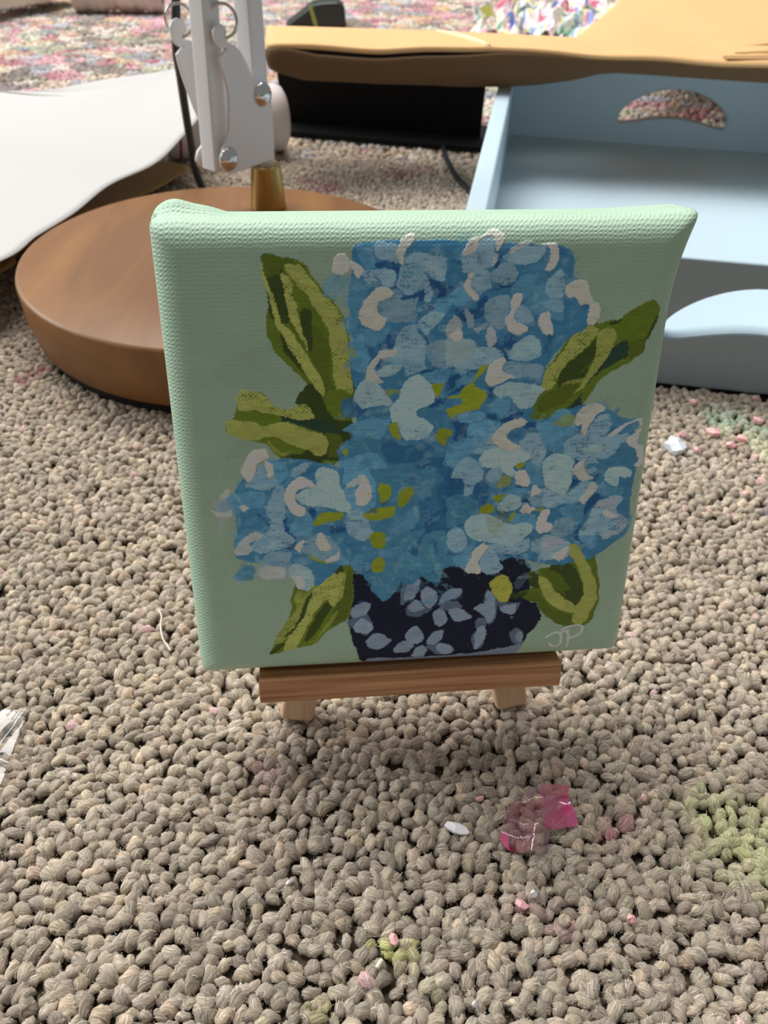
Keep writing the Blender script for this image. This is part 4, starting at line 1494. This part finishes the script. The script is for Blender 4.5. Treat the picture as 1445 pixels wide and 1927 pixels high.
# dark flat board on the carpet beneath the cardboard
M_dark = plain('black_board_and_shade', srgb('#131314'), .8, Specular_IOR_Level=.15)
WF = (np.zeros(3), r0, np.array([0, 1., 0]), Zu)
fold = thing('dark_gap_boards', 'black board flat on the carpet under the cardboard, with an added upright sheet darkening the gap', 'folder', (0, .66, .0006))
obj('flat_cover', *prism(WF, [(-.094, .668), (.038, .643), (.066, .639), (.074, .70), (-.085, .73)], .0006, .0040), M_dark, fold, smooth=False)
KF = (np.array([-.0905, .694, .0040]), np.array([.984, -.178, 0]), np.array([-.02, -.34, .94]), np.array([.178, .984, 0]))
obj('added_dark_sheet', *prism(KF, [(0, 0), (.158, 0), (.158, .066), (0, .066)], 0, .0025), M_dark, fold, smooth=False)  # added upright black sheet, darkens the gap under the cardboard
cord = spline([(.036, .645, .0016), (.037, .622, .0016), (.040, .595, .0016), (.0435, .572, .0016), (.050, .548, .0016), (.0535, .530, .0016), (.046, .49, .0016), (.030, .47, .0016)])
tag(obj('power_cable', *tube(cord, .0019, 10), M_black), 'thin black power cable on the carpet beside the left wall of the blue tray', 'cable')

# ------------------------------------------------------------------ white roll behind the lamp
M_roll = plain('white_roll_paper', srgb('#d8ccc9'), .6, bump=.1, bscale=200, var=.04)
M_red = plain('red_tape', srgb('#a3343f'), .5)
ra, rb_ = np.array([-.163, .601, .0224]), np.array([-.081, .632, .0224])
axr = (rb_ - ra) / np.linalg.norm(rb_ - ra)
Lr = np.linalg.norm(rb_ - ra)
roll = thing('white_roll', 'white cylindrical roll with a thin red stripe lying behind the lamp base', 'roll', ((ra + rb_) / 2) * np.array([1, 1, 0]))
obj('roll_body', *lathe(ra, [(.019, 0), (.0210, .0006), (.0222, .003), (.0224, .012), (.0224, Lr - .012), (.0220, Lr - .006), (.0205, Lr - .002), (.017, Lr)], 64, axr), M_roll, roll)
obj('red_stripe', *lathe(ra, [(.0221, .0080), (.02265, .0081), (.02265, .0098), (.0222, .0099)], 64, axr), M_red, roll)

# ------------------------------------------------------------------ sheets of paper on the left
M_paper = plain('drawing_paper', srgb('#bcb8b5'), .9, bump=.05, bscale=120)
M_kraft = plain('kraft_paper', srgb('#a8844f'), .7, bump=.08, bscale=150, var=.05)


def paper_sheet(name, edge_r, edge_l, m, label, wr, seed):
    """surface between a right edge and a left edge, both polylines near -> far"""
    tR = np.linspace(0, 1, 90)

    def even(E):
        Q = spline(E, 10)
        L = np.r_[0, np.cumsum(np.linalg.norm(np.diff(Q, axis=0), axis=1))]
        L /= L[-1]
        return np.stack([np.interp(tR, L, Q[:, k]) for k in range(3)], -1)
    R_, Lq = even(edge_r), even(edge_l)
    nz = vnoise((90, 60), (9, 4), seed)
    s = np.linspace(0, 1, 60)[:, None]
    rows = []
    for i in range(90):
        P = R_[i] * (1 - s) + Lq[i] * s
        P[:, 2] += (nz[i] - .5) * wr
        rows.append(P)
    o = sheet_from(rows, .0003, name, m, None)
    return tag(o, label, 'paper')


def edge(L):
    return [tuple(at_z(x, y, z)) for x, y, z in L]


paper_sheet('white_paper', [(-.212, .300, .030)] + edge([(0, 490, .030), (69, 444, .030), (138, 402, .031), (205, 350, .034), (290, 310, .040), (340, 262, .0455), (377, 214, .0495), (374, 180, .0505), (335, 130, .0500)]),
            [(-.45, .36, .024), (-.45, .47, .025), (-.42, .54, .029)] + edge([(-70, 176, .031), (0, 172, .034), (100, 168, .040), (200, 150, .046), (310, 134, .0495)]),
            M_paper, 'large white sheet of paper spread left of the lamp, over brown paper', .0016, 31)
paper_sheet('kraft_paper', [(-.225, .290, .021)] + edge([(0, 514, .021), (33, 481, .021), (80, 446, .021), (170, 400, .020), (280, 364, .012), (335, 333, .009), (357, 321, .008), (352, 312, .008)]),
            [(-.44, .36, .020), (-.44, .46, .020), (-.43, .50, .020), (-.36, .56, .0195), (-.27, .585, .016)],
            M_kraft, 'brown kraft paper sheet showing under the edge of the white sheet', .0010, 32)
pad = obj('sketch_pad', box_pts(-.42, -.240, .36, .48, .0004, .0150), BOXF, plain('dark_cover', srgb('#2a2724'), .7), smooth=False)
bevel(pad, .001, 2)
tag(pad, 'thick dark pad lying on the carpet underneath the brown and white paper', 'pad')

# ------------------------------------------------------------------ far clutter
M_board = plain('cream_board', srgb('#dccfbc'), .6, bump=.1, bscale=80)
bd = (np.array([-.51, 1.03, 0]), np.array([.39, .92, 0]), np.array([-.92, .39, 0]), Zu)
wb = obj('white_board', frame_pts(bd, box_pts(0, .245, 0, .07, .012, .036)), BOXF, M_board, smooth=False)
bevel(wb, .002, 2)
tag(wb, 'cream white wooden board lying at the far left edge of the paint splattered carpet', 'board')
M_cloth = plain('stained_cloth', srgb('#cfc0b4'), .9, bump=.5, bscale=60, var=.25, vscale=35)
ca, cb = np.array([-.415, 1.19, .021]), np.array([-.303, 1.205, .021])
axc = (cb - ca) / np.linalg.norm(cb - ca)
cl = thing('rolled_cloth', 'rolled up stained cloth lying beside the cream board at the far left', 'cloth', ((ca + cb) / 2) * np.array([1, 1, 0]))
Lc = np.linalg.norm(cb - ca)
pr = [(.012, 0)] + [(.0195 + .0012 * math.sin(q * 60) + .001 * math.sin(q * 23), Lc * q) for q in np.linspace(.04, 1, 24)] + [(.016, Lc + .001), (.013, Lc - .004), (.011, Lc - .02)]
V_, F_ = lathe(ca, pr, 40, axc)
V_ += (vnoise((len(pr), 40), (8, 9), 3).reshape(-1, 1) - .5) * .004 * np.array([0, .5, 1])
obj('cloth_body', V_, F_, M_cloth, cl)
obj('shade_plug', *lathe(cb - axc * .018, [(.0112, 0), (.0112, .0184)], 24, axc), M_dark, cl)  # dark plug standing in for the shade inside the open roll end

bag = thing('black_case', 'small black case with a yellow green line on the carpet behind the cardboard', 'case', (-.100, 1.15, 0))
bp = [(-.040, 0), (.036, 0), (.034, .022), (.026, .027), (.006, .026), (-.004, .024), (-.022, .012)]
BFm = (np.array([-.100, 1.135, 0]), np.array([.99, .1, 0]), Zu, np.array([.1, -.99, 0]))
b = obj('case_body', *prism(BFm, bp, -.04, 0), plain('black_plastic', srgb('#262a26'), .35), bag, smooth=False)
bevel(b, .003, 3)
obj('green_line', *prism(BFm, [(-.004, .0015), (.001, .0015), (-.006, .024), (-.010, .022)], -.001, .0006), plain('green_line', srgb('#9da64a'), .5), bag, smooth=False)


def crumple(name, poly_c, nx, ny, hmax, seed, palette, label, cat, rough=.55):
    A = np.array(poly_c, float)          # four corners
    s = np.linspace(0, 1, nx)
    t = np.linspace(0, 1, ny)
    S, T_ = np.meshgrid(s, t)
    P = (A[0] * ((1 - S) * (1 - T_))[..., None] + A[1] * (S * (1 - T_))[..., None] + A[2] * (S * T_)[..., None] + A[3] * ((1 - S) * T_)[..., None])
    h = np.abs(vnoise((ny, nx), (9, 11), seed) - .5) * 1.5 + np.abs(vnoise((ny, nx), (19, 23), seed + 1) - .5) * .7
    P = np.concatenate([P, (h * hmax + .0008)[..., None]], -1)
    P[..., 0] += (vnoise((ny, nx), (12, 12), seed + 2) - .5) * .02
    P[..., 1] += (vnoise((ny, nx), (12, 12), seed + 3) - .5) * .02
    c1 = (vnoise((ny, nx), (13, 13), seed + 4) * .7 + vnoise((ny, nx), (26, 26), seed + 5) * .3)
    pal = np.array([srgb(p) for p in palette])
    k = np.clip(((c1 - .2) / .6 * len(pal)), 0, len(pal) - 1e-3).astype(int)
    C = pal[k]
    idx = np.arange(nx * ny).reshape(ny, nx)
    F = np.stack([idx[:-1, :-1], idx[:-1, 1:], idx[1:, 1:], idx[1:, :-1]], -1).reshape(-1, 4)
    a = NT(name + '_print')
    at = a.n('ShaderNodeAttribute', attribute_name='print')
    a.l(at.outputs['Color'], a.p.inputs['Base Color'])
    a.set(Roughness=rough)
    o = obj(name, P.reshape(-1, 3), F, a.m, attr={'print': C.reshape(-1, 3)})
    sm = o.modifiers.new('solid', 'SOLIDIFY')
    sm.thickness = .0003
    return tag(o, label, cat)


crumple('wrapping_paper', [(.06, 1.03), (.235, 1.02), (.37, 1.50), (.16, 1.36)], 90, 120, .030, 51,
        ['#7f8fc9', '#f1ece8', '#d9748f', '#f4efe9', '#e9b7c2', '#f3ede6', '#d8d06a', '#f1ece8', '#8fa3b8', '#4f8f62', '#f1ece8'],
        'crumpled wrapping paper with pink, blue and green print behind the cardboard', 'paper')

# ------------------------------------------------------------------ crumbs and scraps on the near carpet
M_flake = plain('white_flake', srgb('#f3eef0'), .5)
M_pinkflake = plain('pink_flake', srgb('#eeb6b4'), .6)
M_bluewhite = plain('bluish_flake', srgb('#dfe8ee'), .5)
M_thread = plain('cream_thread', srgb('#e2d8c4'), .85)


def flake(name, cx_, cy_, rx, ry, rot, m, label, cat='flake', lumps=9, h=.0008, group=None, z=.0004):
    R = np.random.default_rng(int(abs(cx_ * 1e6 + cy_ * 1e5)) % 99991)
    n = lumps
    ang = np.sort(np.linspace(0, 2 * np.pi, n, endpoint=False) + R.normal(0, .15, n))
    rad = R.uniform(.72, 1.15, n)
    pts_ = []
    for a, q in zip(ang, rad):
        x, y = rx * q * math.cos(a), ry * q * math.sin(a)
        pts_.append((x * math.cos(rot) - y * math.sin(rot), x * math.sin(rot) + y * math.cos(rot)))
    V = [(cx_, cy_, z + h * 1.5)] + [(cx_ + x, cy_ + y, z + R.uniform(.3, 1.2) * h) for x, y in pts_] + [(cx_, cy_, z - h * .3)] + [(cx_ + x * .9, cy_ + y * .9, z - h * .4) for x, y in pts_]
    Fc = []
    for i in range(n):
        k = (i + 1) % n
        Fc += [(0, 1 + i, 1 + k), (1 + i, n + 2 + i, n + 2 + k, 1 + k), (n + 1, n + 2 + k, n + 2 + i)]
    o = obj(name, V, Fc, m, smooth=False)
    return tag(o, label, cat, group)


flake('white_paint_flake', .0192, .0985, .0031, .0013, -.25, M_flake, 'white paint flake on the carpet left of the pink wrapper', lumps=10, z=.0009)
flake('white_crumb', .0357, .0838, .0009, .0008, .3, M_flake, 'round white crumb beside the pink smudge below the wrapper', 'crumb', 8, .001, z=.0008)
flake('white_crumb', .0212, .0616, .0007, .0006, 1, M_flake, 'white crumb at the bottom edge of the picture', 'crumb', 7, .0008)
flake('white_crumb', -.0184, .0850, .0011, .0004, .7, M_flake, 'slim white crumb on the carpet straight below the left easel foot', 'crumb', 7, .0007)
flake('pink_crumb', .0048, .0733, .0010, .0013, .4, M_pinkflake, 'pink crumb in the yellowish spot near the bottom of the picture', 'crumb', 8, .001, z=.0008)
flake('pink_crumb', .0563, .0790, .0011, .0010, .2, M_pinkflake, 'pink crumb lying furthest right near the bottom of the picture', 'crumb', 8, .001, z=.0006)
flake('pink_crumb', .0328, .0816, .0013, .0016, .9, M_pinkflake, 'pale pink crumb below the crumpled pink wrapper beside a white one', 'crumb', 8, .0009, z=.0004)
flake('pink_crumb', .0657, .1085, .0007, .0010, .1, M_pinkflake, 'tiny pink crumb right of the crumpled pink wrapper', 'crumb', 7, .0007)
flake('pink_crumb', .0255, .1068, .0011, .0006, .5, M_pinkflake, 'tiny pink crumb up and left of the crumpled wrapper', 'crumb', 7, .0007)
flake('bluish_white_flake', .1125, .2590, .0042, .0050, .2, M_bluewhite, 'bluish white paint lump on the carpet at the right canvas edge', 'flake', 12, .002, z=.0006)
PKG = 'pink flakes below the tray'
for (px, py, w_, lab) in ((1341, 817, .0030, 'longest pink flake on the carpet below the tray'), (1395, 829, .0022, 'pink flake furthest right of the pair under the tray handle'),
                          (1374, 841, .0022, 'pale pink flake lowest of those below the tray'), (1283, 822, .0018, 'pink flake touching the bluish white lump'),
                          (1303, 760, .0017, 'pink flake closest to the bottom edge of the tray'), (1424, 795, .0022, 'salmon pink flake near the right picture edge below the tray'),
                          (1311, 852, .0016, 'small pale flake left of the lowest pink flake')):
    p_ = at_z(px, py, 0)
    flake('pink_paint_flake', p_[0], p_[1], w_, w_ * .7, -.4, M_pinkflake, lab, 'flake', 8, .0013, PKG, z=.0006)

thr = [at_z(x, y, .0012) for x, y in ((299, 1148), (304, 1160), (302, 1172), (303, 1187), (307, 1203), (314, 1214), (321, 1224))]
tag(obj('cream_thread', *tube(spline(thr), .00024, 8), M_thread), 'short cream thread lying on the carpet left of the canvas', 'thread')
thr = [at_z(x, y, .0012) for x, y in ((719, 1806), (714, 1813), (709, 1822))]
tag(obj('cream_sliver', *tube(spline(thr), [.0005] * 24 + [.0003], 8), M_thread), 'cream sliver beside the yellowish spot near the bottom', 'sliver')


def film_material(name, col, gloss=.07):
    a = NT(name)
    tr = a.n('ShaderNodeBsdfTransparent')
    gl = a.n('ShaderNodeBsdfGlossy', ins={'Roughness': .08, 'Color': (1, 1, 1, 1)})
    df = a.n('ShaderNodeBsdfPrincipled', ins={'Base Color': (*col, 1), 'Roughness': .2})
    at = a.n('ShaderNodeAttribute', attribute_name='tint')
    m1 = a.n('ShaderNodeMixShader')
    a.l(at.outputs['Fac'], m1.inputs['Fac'])
    a.l(tr.outputs[0], m1.inputs[1])
    a.l(df.outputs[0], m1.inputs[2])
    fr = a.n('ShaderNodeFresnel', ins={'IOR': 1.5})
    ad = a.n('ShaderNodeMath', operation='ADD')
    ad.inputs[1].default_value = gloss
    a.l(fr.outputs[0], ad.inputs[0])
    m2 = a.n('ShaderNodeMixShader')
    a.l(ad.outputs[0], m2.inputs['Fac'])
    a.l(m1.outputs[0], m2.inputs[1])
    a.l(gl.outputs[0], m2.inputs[2])
    out = a.t.nodes['Material Output']
    a.l(m2.outputs[0], out.inputs['Surface'])
    return a.m


def film(name, poly_px, seed, hmax, m, tint_fn, label, z0=.001):
    poly = np.array([at_z(x, y, z0)[:2] for x, y in poly_px])
    lo, hi = poly.min(0), poly.max(0)
    nx = ny = 64
    X, Y = np.meshgrid(np.linspace(lo[0], hi[0], nx), np.linspace(lo[1], hi[1], ny))
    ins_ = inside(poly, X, Y)
    # creases: folded ridges
    R = np.random.default_rng(seed)
    Z = np.zeros_like(X)
    for _ in range(7):
        a = R.uniform(0, np.pi)
        dd = (X - R.uniform(lo[0], hi[0])) * math.cos(a) + (Y - R.uniform(lo[1], hi[1])) * math.sin(a)
        Z += R.uniform(.3, 1) * np.maximum(0, 1 - np.abs(dd) / R.uniform(.0012, .0035))
    Z = Z / Z.max() * hmax + z0
    idx = -np.ones(X.shape, int)
    V, tint = [], []
    for i in range(ny):
        for j in range(nx):
            if ins_[i, j]:
                idx[i, j] = len(V)
                V.append((X[i, j], Y[i, j], Z[i, j]))
                tint.append(tint_fn((X[i, j] - lo[0]) / (hi[0] - lo[0]), (Y[i, j] - lo[1]) / (hi[1] - lo[1])))
    Fc = [(idx[i, j], idx[i, j + 1], idx[i + 1, j + 1], idx[i + 1, j]) for i in range(ny - 1) for j in range(nx - 1) if min(idx[i, j], idx[i, j + 1], idx[i + 1, j], idx[i + 1, j + 1]) >= 0]
    o = obj(name, V, Fc, m, attr={'tint': np.array(tint)})
    return tag(o, label, 'wrapper')


def wr_px(L):
    return [(760 + x * 400 / 1445, 1400 + y * 400 / 1445) for x, y in L]


film('pink_wrapper', wr_px([(640, 650), (670, 520), (700, 400), (830, 350), (960, 335), (1095, 320), (1150, 430), (1195, 555), (1090, 580), (985, 605), (985, 730), (920, 775), (800, 770), (720, 745), (680, 700)]), 4, .0050,
     film_material('pink_film', srgb('#c23a72')), lambda x, y: 0.92 if x > .80 + .1 * (1 - y) else (0.9 if x < .12 and y < .34 else (.6 if x > .55 and y > .35 else .2)),
     'crumpled clear and magenta plastic wrapper on the carpet in front of the easel')
film('clear_film', [(-60, 1342), (0, 1338), (57, 1337), (38, 1375), (20, 1425), (2, 1478), (-60, 1500)], 9, .0012, film_material('clear_film', (.9, .9, .9), .01),
     lambda x, y: .06 + .06 * (y > .82), 'clear plastic film corner on the carpet at the left picture edge')
print('pile loops', npile)
